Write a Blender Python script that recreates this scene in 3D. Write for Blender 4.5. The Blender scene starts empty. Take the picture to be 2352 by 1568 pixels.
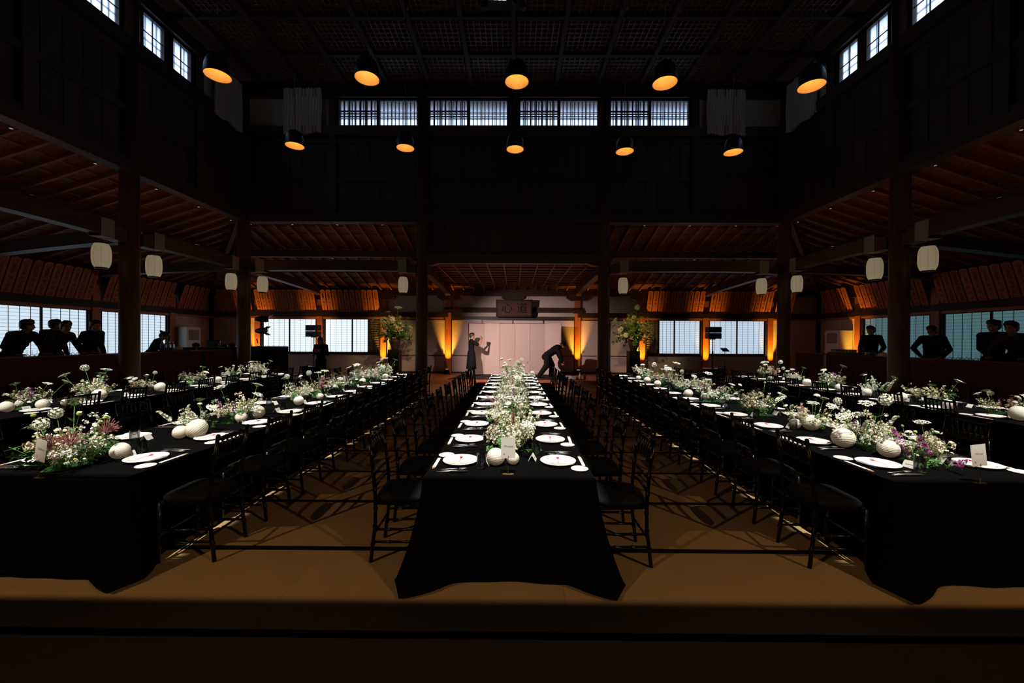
import bpy, bmesh, math, random
from mathutils import Vector, Matrix, Euler

SC = bpy.context.scene
COL = SC.collection
R = math.radians
V = Vector

# ------------------------------------------------------------------ camera
F_PX = 915.0
CAM_H = 1.70
cam_d = bpy.data.cameras.new('camera')
cam_d.sensor_width = 36.0
cam_d.lens = F_PX / 2352.0 * 36.0
cam_d.clip_start = 0.05
cam_d.clip_end = 200
cam = bpy.data.objects.new('camera', cam_d)
COL.objects.link(cam)
cam_rot = (Euler((0, 0, 6.0 / F_PX)).to_matrix() @ Euler((R(90) - 6.0 / F_PX, 0, 0)).to_matrix()
           @ Euler((0, 0, 0.0050)).to_matrix())
cam.matrix_world = Matrix.Translation((0, 0, CAM_H)) @ cam_rot.to_4x4()
SC.camera = cam


def at(px, py, z=0.0, y=None, x=None):
    """World point seen at photo pixel (px, py): on the level z, or at depth y, or on the plane x."""
    d = cam_rot @ V(((px - 1176) / F_PX, -(py - 784) / F_PX, -1.0))
    if y is not None:
        t = y / d.y
    elif x is not None:
        t = x / d.x
    else:
        t = (z - CAM_H) / d.z
    return V((0, 0, CAM_H)) + d * t


# ------------------------------------------------------------------ world, view, sampling
SC.view_settings.view_transform = 'Standard'
SC.view_settings.look = 'None'
SC.view_settings.gamma = 1.0
SC.view_settings.exposure = 0.0
SC.view_settings.use_curve_mapping = False
SC.cycles.use_denoising = True
SC.cycles.max_bounces = 6
SC.cycles.diffuse_bounces = 3
SC.cycles.glossy_bounces = 3
SC.cycles.transmission_bounces = 6
SC.cycles.transparent_max_bounces = 16
SC.cycles.caustics_reflective = False
SC.cycles.caustics_refractive = True
SC.cycles.sample_clamp_indirect = 3.0
SC.cycles.blur_glossy = 0.5

w = bpy.data.worlds.new('overcast_sky')
SC.world = w
w.use_nodes = True
bg = [n for n in w.node_tree.nodes if n.type == 'BACKGROUND'][0]
bg.inputs[0].default_value = (0.50, 0.68, 1.0, 1)
bg.inputs[1].default_value = 2.6
w.cycles.sampling_method = 'NONE'

# ------------------------------------------------------------------ lamps
TABLE_X = {'outer left': -6.72, 'inner left': -3.345, 'centre': -0.035, 'inner right': 3.28, 'outer right': 6.60}
HX = -0.06
XL, XR = HX - 7.79, HX + 7.79
XI0, XI1 = HX - 2.62, HX + 2.62
YB = 11.5
PY = [1.21, 4.64, 8.07, 11.5]
WL, WR, YW = HX - 13.57, HX + 13.57, 17.8
YF = -5.0
ZC = 9.0


def lamp(name, kind, loc, color, energy, size=0.05, rot=None, spot=None, blend=0.3, aim=None):
    l = bpy.data.lights.new(name, kind)
    l.color = color
    l.energy = energy
    if kind in ('POINT', 'SPOT'):
        l.shadow_soft_size = size
    if kind == 'SPOT':
        l.spot_size = R(spot)
        l.spot_blend = blend
    o = bpy.data.objects.new(name, l)
    COL.objects.link(o)
    o.location = loc
    if aim is not None:
        o.rotation_euler = (V(aim) - V(loc)).to_track_quat('-Z', 'Y').to_euler()
    return o


def shutter_lamp(name, loc, color, energy, rect, zp, soft, size=0.03, far=None):
    """A profile spotlight with framing shutters: its beam is the rectangle rect = (x0, x1, y0, y1) on the level zp."""
    o = lamp(name, 'POINT', loc, color, energy, size)
    nt = (o.data.use_nodes, o.data)[1]
    nt.use_nodes = True
    t = nt.node_tree
    em = [n for n in t.nodes if n.type == 'EMISSION'][0]
    tc = t.nodes.new('ShaderNodeTexCoord')
    sp = t.nodes.new('ShaderNodeSeparateXYZ')
    t.links.new(tc.outputs['Normal'], sp.inputs[0])

    def m(op, a, b=None, c=None):
        n = t.nodes.new('ShaderNodeMath')
        n.operation = op
        for i, v in enumerate((a, b, c)):
            if v is None:
                continue
            if isinstance(v, (int, float)):
                n.inputs[i].default_value = v
            else:
                t.links.new(v, n.inputs[i])
        return n.outputs[0]
    down = m('MAXIMUM', m('MULTIPLY', sp.outputs[2], -1.0), 1e-4)
    h = loc[2] - zp

    def edge(axis, lo, hi, s, sf):
        p = m('MULTIPLY', m('DIVIDE', sp.outputs[axis], down), h)
        a = m('DIVIDE', m('SUBTRACT', p, lo - loc[axis] - s / 2), s)
        b = m('DIVIDE', m('SUBTRACT', hi - loc[axis] + sf / 2, p), sf)
        n = t.nodes.new('ShaderNodeMath')
        n.operation = 'MINIMUM'
        n.use_clamp = True
        t.links.new(a, n.inputs[0])
        t.links.new(b, n.inputs[1])
        return n.outputs[0]
    k = m('MULTIPLY', edge(0, rect[0], rect[1], soft, soft), edge(1, rect[2], rect[3], soft, far or soft))
    k = m('MULTIPLY', k, m('GREATER_THAN', m('MULTIPLY', sp.outputs[2], -1.0), 0.02))
    t.links.new(k, em.inputs['Strength'])
    return o


TABLE_W = 5800
for tn, tx in TABLE_X.items():
    kx = 0.0
    for i, (ly, y0, y1) in enumerate(((0.3, 2.83, 5.5), (3.6, 5.5, 8.2), (6.8, 8.2, 10.98))):
        shutter_lamp('table_spotlight', (tx, ly, 8.62), (1.0, 0.955, 0.86), TABLE_W, (tx - 0.68, tx + 0.68, y0, y1), 0.71, 0.10 if i == 0 else 0.06)
# two warm floods on the gallery beam behind the camera, shuttered at the foot of the tables
for sx in (-1, 1):
    shutter_lamp('gallery_floodlight', (sx * 6.2, -2.6, 4.6), (1.0, 0.66, 0.35), 690, (-12, 12, 2.57, 6.0), 0.0, 0.055, 0.02, 7.0)
# dim fill light added behind the camera to lift the near floor
lamp('near_floor_fill', 'POINT', (0, -2.8, 4.3), (0.80, 0.92, 1.0), 18, 0.25)
# show lighting on the stage, from the hall ceiling
lamp('stage_spotlight', 'SPOT', (-2.60, 11.78, 3.05), (1.0, 0.72, 0.67), 1500, 0.05, spot=64, blend=1.0, aim=(0.25, 16.9, 0.85))
lamp('stage_spotlight', 'SPOT', (2.48, 11.78, 3.05), (1.0, 0.66, 0.56), 680, 0.05, spot=70, blend=1.0, aim=(-0.6, 14.0, 0.0))


for s_ in (-1, 1):
    lamp('urn_spotlight', 'SPOT', (s_ * 3.0, 11.85, 3.5), (1.0, 0.74, 0.30), 300, 0.04, spot=30, blend=0.8, aim=(s_ * 4.66, 15.6, 2.0))


# ------------------------------------------------------------------ materials
def new_mat(name):
    m = bpy.data.materials.new(name)
    m.use_nodes = True
    nt = m.node_tree
    return m, nt, [n for n in nt.nodes if n.type == 'BSDF_PRINCIPLED'][0]


def mat(name, col, rough=0.6, spec=0.5, metal=0.0, var=0.0, scale=8.0, stretch=(1, 1, 1), bump=0.0, emit=None, es=0.0,
        trans=0.0, sheen=0.0, ior=None, obj_var=0.0):
    m, nt, b = new_mat(name)
    b.inputs['Roughness'].default_value = rough
    b.inputs['Specular IOR Level'].default_value = spec
    b.inputs['Metallic'].default_value = metal
    b.inputs['Base Color'].default_value = (*col, 1)
    if ior:
        b.inputs['IOR'].default_value = ior
    if trans:
        b.inputs['Transmission Weight'].default_value = trans
    if sheen:
        b.inputs['Sheen Weight'].default_value = sheen
    if emit:
        b.inputs['Emission Color'].default_value = (*emit, 1)
        b.inputs['Emission Strength'].default_value = es
    if var or bump or obj_var:
        tc = nt.nodes.new('ShaderNodeTexCoord')
        mp = nt.nodes.new('ShaderNodeMapping')
        mp.inputs['Scale'].default_value = stretch
        nt.links.new(tc.outputs['Object'], mp.inputs[0])
        nz = nt.nodes.new('ShaderNodeTexNoise')
        nz.inputs['Scale'].default_value = scale
        nz.inputs['Detail'].default_value = 4
        nt.links.new(mp.outputs[0], nz.inputs['Vector'])
        last = None
        if var:
            rp = nt.nodes.new('ShaderNodeValToRGB')
            rp.color_ramp.elements[0].position = 0.3
            rp.color_ramp.elements[1].position = 0.7
            rp.color_ramp.elements[0].color = (*[c * (1 - var) for c in col], 1)
            rp.color_ramp.elements[1].color = (*[min(1, c * (1 + var)) for c in col], 1)
            nt.links.new(nz.outputs['Fac'], rp.inputs[0])
            last = rp.outputs[0]
        if obj_var:
            oi = nt.nodes.new('ShaderNodeObjectInfo')
            hv = nt.nodes.new('ShaderNodeHueSaturation')
            ma = nt.nodes.new('ShaderNodeMapRange')
            ma.inputs['To Min'].default_value = 1 - obj_var
            ma.inputs['To Max'].default_value = 1 + obj_var
            nt.links.new(oi.outputs['Random'], ma.inputs[0])
            nt.links.new(ma.outputs[0], hv.inputs['Value'])
            if last is not None:
                nt.links.new(last, hv.inputs['Color'])
            else:
                hv.inputs['Color'].default_value = (*col, 1)
            last = hv.outputs[0]
        if last is not None:
            nt.links.new(last, b.inputs['Base Color'])
        if bump:
            bp = nt.nodes.new('ShaderNodeBump')
            bp.inputs['Strength'].default_value = bump
            bp.inputs['Distance'].default_value = 0.01
            nt.links.new(nz.outputs['Fac'], bp.inputs['Height'])
            nt.links.new(bp.outputs[0], b.inputs['Normal'])
    return m


M = {}
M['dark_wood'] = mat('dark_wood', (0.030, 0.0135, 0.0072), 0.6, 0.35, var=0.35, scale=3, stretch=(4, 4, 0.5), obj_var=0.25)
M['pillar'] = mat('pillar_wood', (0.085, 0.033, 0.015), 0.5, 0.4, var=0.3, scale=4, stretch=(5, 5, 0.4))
M['beam'] = mat('beam_wood', (0.045, 0.019, 0.010), 0.5, 0.4, var=0.3, scale=3, stretch=(1, 1, 4))
M['ceiling_beam'] = mat('dark_ceiling_beam', (0.030, 0.013, 0.008), 0.7, 0.15)
M['rafter'] = mat('rafter_wood', (0.21, 0.070, 0.026), 0.6, 0.3, var=0.25, scale=4, obj_var=0.15)
M['sheathing'] = mat('roof_boards', (0.165, 0.053, 0.021), 0.7, 0.2, var=0.4, scale=14, stretch=(1, 1, 1))
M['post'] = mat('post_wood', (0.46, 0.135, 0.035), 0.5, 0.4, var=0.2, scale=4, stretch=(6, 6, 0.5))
M['lattice'] = mat('ceiling_lattice_wood', (0.085, 0.034, 0.017), 0.6, 0.3)
M['plaster'] = mat('white_plaster', (0.60, 0.52, 0.46), 0.9, 0.1, var=0.05, scale=30, bump=0.1)
M['fusuma'] = mat('fusuma_paper', (0.62, 0.50, 0.45), 0.85, 0.1, var=0.04, scale=20)
M['lacquer'] = mat('black_lacquer', (0.006, 0.005, 0.005), 0.35, 0.5)
M['mat_felt'] = mat('dark_felt', (0.035, 0.026, 0.022), 0.95, 0.1)
M['stage_wood'] = mat('stage_boards', (0.40, 0.135, 0.055), 0.38, 0.5, var=0.25, scale=5, stretch=(0.4, 6, 1), obj_var=0.1)
M['black_cloth'] = mat('black_tablecloth', (0.0028, 0.0028, 0.0031), 0.95, 0.02, var=0.2, scale=60, bump=0.15)
M['chair'] = mat('black_chair_lacquer', (0.0035, 0.0032, 0.0035), 0.25, 0.3)
M['cushion'] = mat('charcoal_cushion', (0.010, 0.011, 0.012), 0.9, 0.1, var=0.15, scale=80, bump=0.1)
M['porcelain'] = mat('white_porcelain', (0.84, 0.83, 0.80), 0.22, 0.5)
M['paper'] = mat('white_paper', (0.80, 0.785, 0.74), 0.8, 0.2)
M['card'] = mat('speckled_card', (0.64, 0.63, 0.60), 0.8, 0.2, var=0.04, scale=120)
M['red'] = mat('red_cord', (0.72, 0.008, 0.018), 0.6, 0.3)
M['ink'] = mat('black_ink', (0.012, 0.010, 0.010), 0.8, 0.1)
M['grey_ink'] = mat('grey_ink', (0.22, 0.21, 0.20), 0.8, 0.1)
M['star_red'] = mat('star_red_ink', (0.45, 0.13, 0.10), 0.8, 0.1)
M['star_gold'] = mat('star_gold_ink', (0.62, 0.52, 0.22), 0.8, 0.1)
M['silver'] = mat('polished_steel', (0.70, 0.70, 0.71), 0.30, 0.5, metal=1.0)
M['brass'] = mat('brass', (0.72, 0.50, 0.20), 0.3, 0.5, metal=1.0)
M['chopstick'] = mat('chopstick_wood', (0.55, 0.30, 0.12), 0.6, 0.3)
M['sleeve'] = mat('chopstick_sleeve', (0.78, 0.74, 0.66), 0.8, 0.2)
M['plaque'] = mat('cedar_plaque', (0.54, 0.165, 0.060), 0.7, 0.2, var=0.12, scale=6, stretch=(8, 8, 0.6), obj_var=0.16)
M['lantern'] = mat('lantern_paper', (0.62, 0.53, 0.40), 0.7, 0.3, var=0.05, scale=40, emit=(1.0, 0.78, 0.48), es=0.17)
M['band'] = mat('grey_band_cloth', (0.30, 0.25, 0.21), 0.85, 0.1)
M['curtain'] = mat('white_curtain', (0.74, 0.71, 0.67), 0.9, 0.1)
M['skirt'] = mat('brown_counter_cloth', (0.125, 0.040, 0.029), 0.9, 0.1, var=0.15, scale=30)
M['counter_top'] = mat('counter_top_cloth', (0.26, 0.085, 0.045), 0.7, 0.3)
M['black'] = mat('black_plastic', (0.010, 0.010, 0.011), 0.45, 0.4)
M['navy_cloth'] = mat('black_booth_cloth', (0.010, 0.011, 0.016), 0.9, 0.1)
M['cabinet'] = mat('white_enamel', (0.62, 0.60, 0.58), 0.45, 0.4)
M['grille'] = mat('grey_grille', (0.22, 0.20, 0.19), 0.7, 0.3)
M['shade'] = mat('black_shade', (0.012, 0.014, 0.018), 0.35, 0.5)
M['gold'] = mat('gold_shade_lining', (0.85, 0.60, 0.34), 0.55, 0.3, var=0.03, scale=30)
M['cable'] = mat('black_cable', (0.02, 0.022, 0.028), 0.5, 0.4)
M['urn'] = mat('brown_urn_glaze', (0.05, 0.026, 0.018), 0.4, 0.5, var=0.4, scale=9)
M['skin'] = mat('skin', (0.46, 0.25, 0.165), 0.55, 0.4, var=0.06, scale=12)
M['hair'] = mat('black_hair', (0.010, 0.008, 0.007), 0.45, 0.4, var=0.3, scale=60, stretch=(1, 1, 0.2), bump=0.3)
M['shirt'] = mat('black_shirt', (0.008, 0.0072, 0.0075), 0.85, 0.15, var=0.2, scale=14, bump=0.2)
M['jacket'] = mat('dark_brown_jacket', (0.030, 0.021, 0.015), 0.85, 0.15, var=0.2, scale=14, bump=0.2)
M['blue_shirt'] = mat('dark_blue_shirt', (0.016, 0.022, 0.040), 0.85, 0.15, var=0.2, scale=14)
M['trousers'] = mat('black_trousers', (0.010, 0.010, 0.011), 0.9, 0.1)
M['shoe'] = mat('black_shoe', (0.010, 0.009, 0.009), 0.5, 0.4)
M['eye'] = mat('dark_eye', (0.012, 0.008, 0.007), 0.2, 0.5)
M['lip'] = mat('lip', (0.34, 0.13, 0.11), 0.5, 0.4)
M['stem'] = mat('green_stem', (0.13, 0.26, 0.045), 0.6, 0.3, obj_var=0.25)
M['leaf'] = mat('green_leaf', (0.045, 0.15, 0.035), 0.55, 0.4, obj_var=0.35)
M['lime'] = mat('yellow_green_frond', (0.27, 0.34, 0.05), 0.6, 0.3, obj_var=0.2)
M['white_petal'] = mat('white_petal', (0.84, 0.84, 0.74), 0.7, 0.2, obj_var=0.12)
M['cream_petal'] = mat('cream_petal', (0.78, 0.69, 0.54), 0.7, 0.2, obj_var=0.2)
M['green_petal'] = mat('pale_green_petal', (0.62, 0.70, 0.40), 0.7, 0.2, obj_var=0.15)
M['purple_petal'] = mat('purple_petal', (0.30, 0.075, 0.25), 0.7, 0.2, obj_var=0.25)
M['pink_petal'] = mat('dusty_pink_petal', (0.42, 0.17, 0.18), 0.7, 0.2, obj_var=0.2)
M['yellow_eye'] = mat('yellow_floret_eye', (0.55, 0.40, 0.08), 0.7, 0.2)
M['moss'] = mat('green_moss', (0.014, 0.045, 0.011), 0.95, 0.1, var=0.5, scale=60, obj_var=0.3)
M['soil'] = mat('brown_moss_edge', (0.13, 0.10, 0.025), 0.95, 0.1)


def translucent_paper(name, col, t=0.45, es=0.0):
    m, nt, b = new_mat(name)
    b.inputs['Base Color'].default_value = (*col, 1)
    b.inputs['Roughness'].default_value = 0.85
    b.inputs['Specular IOR Level'].default_value = 0.1
    tr = nt.nodes.new('ShaderNodeBsdfTranslucent')
    tr.inputs[0].default_value = (*col, 1)
    mx = nt.nodes.new('ShaderNodeMixShader')
    mx.inputs[0].default_value = t
    out = [n for n in nt.nodes if n.type == 'OUTPUT_MATERIAL'][0]
    nt.links.new(b.outputs[0], mx.inputs[1])
    nt.links.new(tr.outputs[0], mx.inputs[2])
    nt.links.new(mx.outputs[0], out.inputs[0])
    return m


M['ball'] = translucent_paper('white_washi_paper', (0.90, 0.86, 0.76), 0.25)


def thin_glass(name):
    m, nt, b = new_mat(name)
    t = nt.nodes.new('ShaderNodeBsdfTransparent')
    t.inputs[0].default_value = (0.93, 0.95, 0.95, 1)
    g = nt.nodes.new('ShaderNodeBsdfGlossy')
    g.inputs['Roughness'].default_value = 0.02
    lw = nt.nodes.new('ShaderNodeLayerWeight')
    lw.inputs['Blend'].default_value = 0.35
    mr = nt.nodes.new('ShaderNodeMapRange')
    mr.inputs['To Min'].default_value = 0.05
    mr.inputs['To Max'].default_value = 0.65
    nt.links.new(lw.outputs['Fresnel'], mr.inputs[0])
    mx = nt.nodes.new('ShaderNodeMixShader')
    nt.links.new(mr.outputs[0], mx.inputs[0])
    nt.links.new(t.outputs[0], mx.inputs[1])
    nt.links.new(g.outputs[0], mx.inputs[2])
    nt.links.new(mx.outputs[0], [n for n in nt.nodes if n.type == 'OUTPUT_MATERIAL'][0].inputs[0])
    return m


M['glass'] = thin_glass('clear_glass')
M['bottle_glass'] = mat('pale_bottle_glass', (0.42, 0.47, 0.50), 0.15, 0.5, trans=0.55, ior=1.1)


def shoji(name, col, s):
    return mat(name, (0.45, 0.45, 0.45), 0.8, 0.1, emit=col, es=s)


M['shoji_left'] = shoji('daylit_paper_left', (0.70, 0.86, 1.0), 0.92)
M['shoji_back'] = shoji('daylit_paper_back', (0.80, 0.91, 1.0), 1.12)
M['shoji_back_right'] = shoji('daylit_paper_back_right', (0.66, 0.82, 1.0), 0.80)
M['shoji_right'] = shoji('dim_daylit_paper_right', (0.34, 0.82, 0.92), 0.155)
M['shoji_dark'] = mat('shuttered_paper', (0.20, 0.16, 0.13), 0.8, 0.1)

m, nt, b = new_mat('frosted_glass')
rf = nt.nodes.new('ShaderNodeBsdfRefraction')
rf.inputs['Roughness'].default_value = 0.62
rf.inputs['IOR'].default_value = 1.5
rf.inputs['Color'].default_value = (0.95, 0.97, 1, 1)
nt.links.new(rf.outputs[0], [n for n in nt.nodes if n.type == 'OUTPUT_MATERIAL'][0].inputs[0])
M['frosted'] = m
m, nt, b = new_mat('lens_glow')
b.inputs['Emission Color'].default_value = (0.95, 0.97, 1, 1)
b.inputs['Emission Strength'].default_value = 3.0
m.cycles.emission_sampling = 'NONE'
M['lens'] = m
m, nt, b = new_mat('warm_lens_glow')
b.inputs['Emission Color'].default_value = (1, 0.72, 0.4, 1)
b.inputs['Emission Strength'].default_value = 0.9
m.cycles.emission_sampling = 'NONE'
M['warm_lens'] = m
M['dim_lens'] = mat('dim_lens', (0.5, 0.4, 0.3), 0.5, 0.2, emit=(1, 0.8, 0.55), es=0.35)
M['dim_lens'].cycles.emission_sampling = 'NONE'

# tatami: woven rush lines
m, nt, b = new_mat('tatami_rush')
tc = nt.nodes.new('ShaderNodeTexCoord')
wv = nt.nodes.new('ShaderNodeTexWave')
wv.bands_direction = 'Y'
wv.inputs['Scale'].default_value = 26
wv.inputs['Distortion'].default_value = 0.6
nt.links.new(tc.outputs['Object'], wv.inputs['Vector'])
nz = nt.nodes.new('ShaderNodeTexNoise')
nz.inputs['Scale'].default_value = 2.5
nt.links.new(tc.outputs['Object'], nz.inputs['Vector'])
mx = nt.nodes.new('ShaderNodeMix')
mx.data_type = 'RGBA'
mx.inputs[6].default_value = (0.33, 0.205, 0.092, 1)
mx.inputs[7].default_value = (0.41, 0.262, 0.125, 1)
nt.links.new(nz.outputs['Fac'], mx.inputs[0])
nt.links.new(mx.outputs[2], b.inputs['Base Color'])
bp = nt.nodes.new('ShaderNodeBump')
bp.inputs['Strength'].default_value = 0.25
bp.inputs['Distance'].default_value = 0.004
nt.links.new(wv.outputs['Fac'], bp.inputs['Height'])
nt.links.new(bp.outputs[0], b.inputs['Normal'])
b.inputs['Roughness'].default_value = 0.75
b.inputs['Specular IOR Level'].default_value = 0.2
M['tatami'] = m
M['heri'] = mat('black_mat_border', (0.006, 0.006, 0.006), 0.9, 0.1)


# ------------------------------------------------------------------ mesh helpers
class MB:
    """Collects shapes; mesh() turns them into ONE mesh."""

    def __init__(s):
        s.v, s.f, s.m, s.sm = [], [], [], []
        s.mi = 0

    def add(s, vs, fs, smooth=False):
        n = len(s.v)
        s.v += [tuple(p) for p in vs]
        s.f += [tuple(i + n for i in q) for q in fs]
        s.m += [s.mi] * len(fs)
        s.sm += [smooth] * len(fs)

    def box(s, c, d, rot=None):
        x, y, z = d[0] / 2, d[1] / 2, d[2] / 2
        ps = [V((i * x, j * y, k * z)) for k in (-1, 1) for j in (-1, 1) for i in (-1, 1)]
        if rot is not None:
            ps = [rot @ p for p in ps]
        c = V(c)
        s.add([p + c for p in ps], [(0, 2, 3, 1), (4, 5, 7, 6), (0, 1, 5, 4), (2, 6, 7, 3), (0, 4, 6, 2), (1, 3, 7, 5)])

    def bx(s, x0, x1, y0, y1, z0, z1):
        s.box(((x0 + x1) / 2, (y0 + y1) / 2, (z0 + z1) / 2), (abs(x1 - x0), abs(y1 - y0), abs(z1 - z0)))

    def bar(s, p0, p1, wd, hg, up=(0, 0, 1)):
        """Rectangular bar from p0 to p1, wd across, hg along up."""
        p0, p1 = V(p0), V(p1)
        t = (p1 - p0).normalized()
        sd = t.cross(V(up))
        if sd.length < 1e-5:
            sd = V((1, 0, 0))
        sd.normalize()
        u = sd.cross(t)
        ps = [p + sd * i * wd / 2 + u * k * hg / 2 for p in (p0, p1) for i, k in ((-1, -1), (1, -1), (1, 1), (-1, 1))]
        s.add(ps, [(0, 1, 2, 3), (7, 6, 5, 4), (0, 4, 5, 1), (1, 5, 6, 2), (2, 6, 7, 3), (3, 7, 4, 0)])

    def tube(s, path, rad, n=8, cap=True, smooth=True, flat=1.0):
        path = [V(p) for p in path]
        if not hasattr(rad, '__len__'):
            rad = [rad] * len(path)
        ref = V((0, 0, 1)) if abs((path[-1] - path[0]).normalized().z) < 0.9 else V((1, 0, 0))
        rings = []
        for i, p in enumerate(path):
            t = (path[min(i + 1, len(path) - 1)] - path[max(i - 1, 0)]).normalized()
            a = t.cross(ref)
            if a.length < 1e-5:
                a = t.cross(V((0, 1, 0)))
            a.normalize()
            bb = a.cross(t)
            rings.append([p + (a * math.cos(2 * math.pi * k / n) + bb * math.sin(2 * math.pi * k / n) * flat) * rad[i] for k in range(n)])
        vs = [q for r in rings for q in r]
        fs = [(i * n + k, i * n + (k + 1) % n, (i + 1) * n + (k + 1) % n, (i + 1) * n + k) for i in range(len(path) - 1) for k in range(n)]
        s.add(vs, fs, smooth)
        if cap:
            m0 = len(s.v) - len(vs)
            s.f.append(tuple(m0 + k for k in range(n))[::-1])
            s.f.append(tuple(m0 + (len(path) - 1) * n + k for k in range(n)))
            s.m += [s.mi] * 2
            s.sm += [False] * 2

    def cyl(s, p0, p1, r0, r1=None, n=12, smooth=True):
        s.tube([p0, p1], [r0, r0 if r1 is None else r1], n, True, smooth)

    def lathe(s, prof, n=24, c=(0, 0, 0), smooth=True, sx=1.0, sy=1.0, ripple=None):
        c = V(c)
        vs = []
        for j, (r, z) in enumerate(prof):
            for k in range(n):
                a = 2 * math.pi * k / n
                rr = r * (ripple(a, j) if ripple else 1)
                vs.append(c + V((math.cos(a) * rr * sx, math.sin(a) * rr * sy, z)))
        fs = [(j * n + k, j * n + (k + 1) % n, (j + 1) * n + (k + 1) % n, (j + 1) * n + k) for j in range(len(prof) - 1) for k in range(n)]
        s.add(vs, fs, smooth)

    def prism(s, pts, y0, y1):
        """Outline pts (x, z) pushed from y0 to y1."""
        n = len(pts)
        vs = [(x, y0, z) for x, z in pts] + [(x, y1, z) for x, z in pts]
        fs = [tuple(range(n)), tuple(range(2 * n - 1, n - 1, -1))] + [(i, i + n, (i + 1) % n + n, (i + 1) % n) for i in range(n)]
        s.add(vs, fs)

    def sphere(s, c, r, nu=10, nv=6, smooth=True):
        rx, ry, rz = r if hasattr(r, '__len__') else (r, r, r)
        c = V(c)
        vs = [c + V((0, 0, rz))]
        for j in range(1, nv):
            t = math.pi * j / nv
            vs += [c + V((rx * math.sin(t) * math.cos(2 * math.pi * k / nu), ry * math.sin(t) * math.sin(2 * math.pi * k / nu), rz * math.cos(t))) for k in range(nu)]
        vs.append(c - V((0, 0, rz)))
        fs = [(0, 1 + k, 1 + (k + 1) % nu) for k in range(nu)]
        for j in range(nv - 2):
            fs += [(1 + j * nu + k, 1 + (j + 1) * nu + k, 1 + (j + 1) * nu + (k + 1) % nu, 1 + j * nu + (k + 1) % nu) for k in range(nu)]
        e = len(vs) - 1
        fs += [(e, 1 + (nv - 2) * nu + (k + 1) % nu, 1 + (nv - 2) * nu + k) for k in range(nu)]
        s.add(vs, fs, smooth)

    def xf(s, mtx, start=0):
        s.v[start:] = [tuple(mtx @ V(p)) for p in s.v[start:]]

    def mesh(s, name, mats):
        me = bpy.data.meshes.new(name)
        me.from_pydata(s.v, [], s.f)
        for mm in (mats if isinstance(mats, (list, tuple)) else [mats]):
            me.materials.append(M[mm] if isinstance(mm, str) else mm)
        me.polygons.foreach_set('material_index', s.m)
        me.polygons.foreach_set('use_smooth', s.sm)
        me.update()
        return me

    def obj(s, name, mats, parent=None, loc=None, rz=0.0):
        return put(name, s.mesh(name, mats), parent, loc, rz)


def put(name, me, parent=None, loc=None, rz=0.0, mtx=None):
    o = bpy.data.objects.new(name, me)
    COL.objects.link(o)
    if parent is not None:
        o.parent = parent
    if mtx is not None:
        o.matrix_basis = mtx
    else:
        if loc is not None:
            o.location = loc
        if rz:
            o.rotation_euler = (0, 0, rz)
    return o


def tag(o, label, cat, group=None):
    o['label'] = label
    o['category'] = cat
    if group:
        o['group'] = group
    return o


def thing(name, label, cat, loc=(0, 0, 0), rz=0.0, group=None):
    return tag(put(name, None, None, loc, rz), label, cat, group)


def struct(o):
    o['kind'] = 'structure'
    return o


ORD = ['first', 'second', 'third', 'fourth', 'fifth', 'sixth', 'seventh', 'eighth', 'ninth', 'tenth', 'eleventh', 'twelfth', 'thirteenth', 'fourteenth', 'fifteenth', 'sixteenth', 'seventeenth', 'eighteenth', 'nineteenth', 'twentieth', 'twenty-first', 'twenty-second', 'twenty-third', 'twenty-fourth']


def text_mesh(s, size, shear=0.0, align='CENTER'):
    cu = bpy.data.curves.new('writing', 'FONT')
    cu.body = s
    cu.size = size
    cu.shear = shear
    cu.align_x = align
    cu.align_y = 'CENTER'
    cu.resolution_u = 2
    o = bpy.data.objects.new('writing', cu)
    COL.objects.link(o)
    bpy.context.view_layer.update()
    me = bpy.data.meshes.new_from_object(o.evaluated_get(bpy.context.evaluated_depsgraph_get()))
    vs = [v.co.copy() for v in me.vertices]
    fs = [tuple(p.vertices) for p in me.polygons]
    bpy.data.objects.remove(o)
    bpy.data.curves.remove(cu)
    bpy.data.meshes.remove(me)
    return vs, fs
# ------------------------------------------------------------------ floor: tatami mats with black borders
mb = MB()
mb.bx(-14.2, 14.2, YF, 18.4, -0.12, -0.05)
floor = struct(mb.obj('floor', 'black'))
mb = MB()
mb.bx(-0.9292, 0.9292, -0.4635, 0.4635, -0.05, 0.0)
mb.mi = 1
for s in (-1, 1):
    mb.bx(-0.929, 0.929, s * 0.4645, s * 0.4365, -0.02, 0.0025)
tat = mb.mesh('tatami_mat', ['tatami', 'heri'])
for j in range(-5, 10):
    y = 2.27 + 0.93 * j + 0.465
    for i in range(-5, 5):
        x = 0.34 + 1.86 * i + 0.93 + (0.93 if j % 2 else 0)
        if abs(x) < 8.9:
            put('tatami_mat', tat, floor, (x, y, 0))
mb = MB()
mb.bx(-9.6, 9.6, 11.575, 11.80, -0.05, 0.02)
mb.obj('threshold', 'stage_wood', floor)
mb = MB()
mb.bx(-0.9292, 0.9292, -0.4635, 0.4635, -0.05, 0.0)
plain = mb.mesh('tatami_mat', ['tatami'])
for j in range(3):
    for i in range(-5, 5):
        put('tatami_mat', plain, floor, (0.34 + 1.86 * i + 0.93, 11.80 + 0.47 + j * 1.0, 0)).scale = (1, 1.07, 1)
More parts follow.
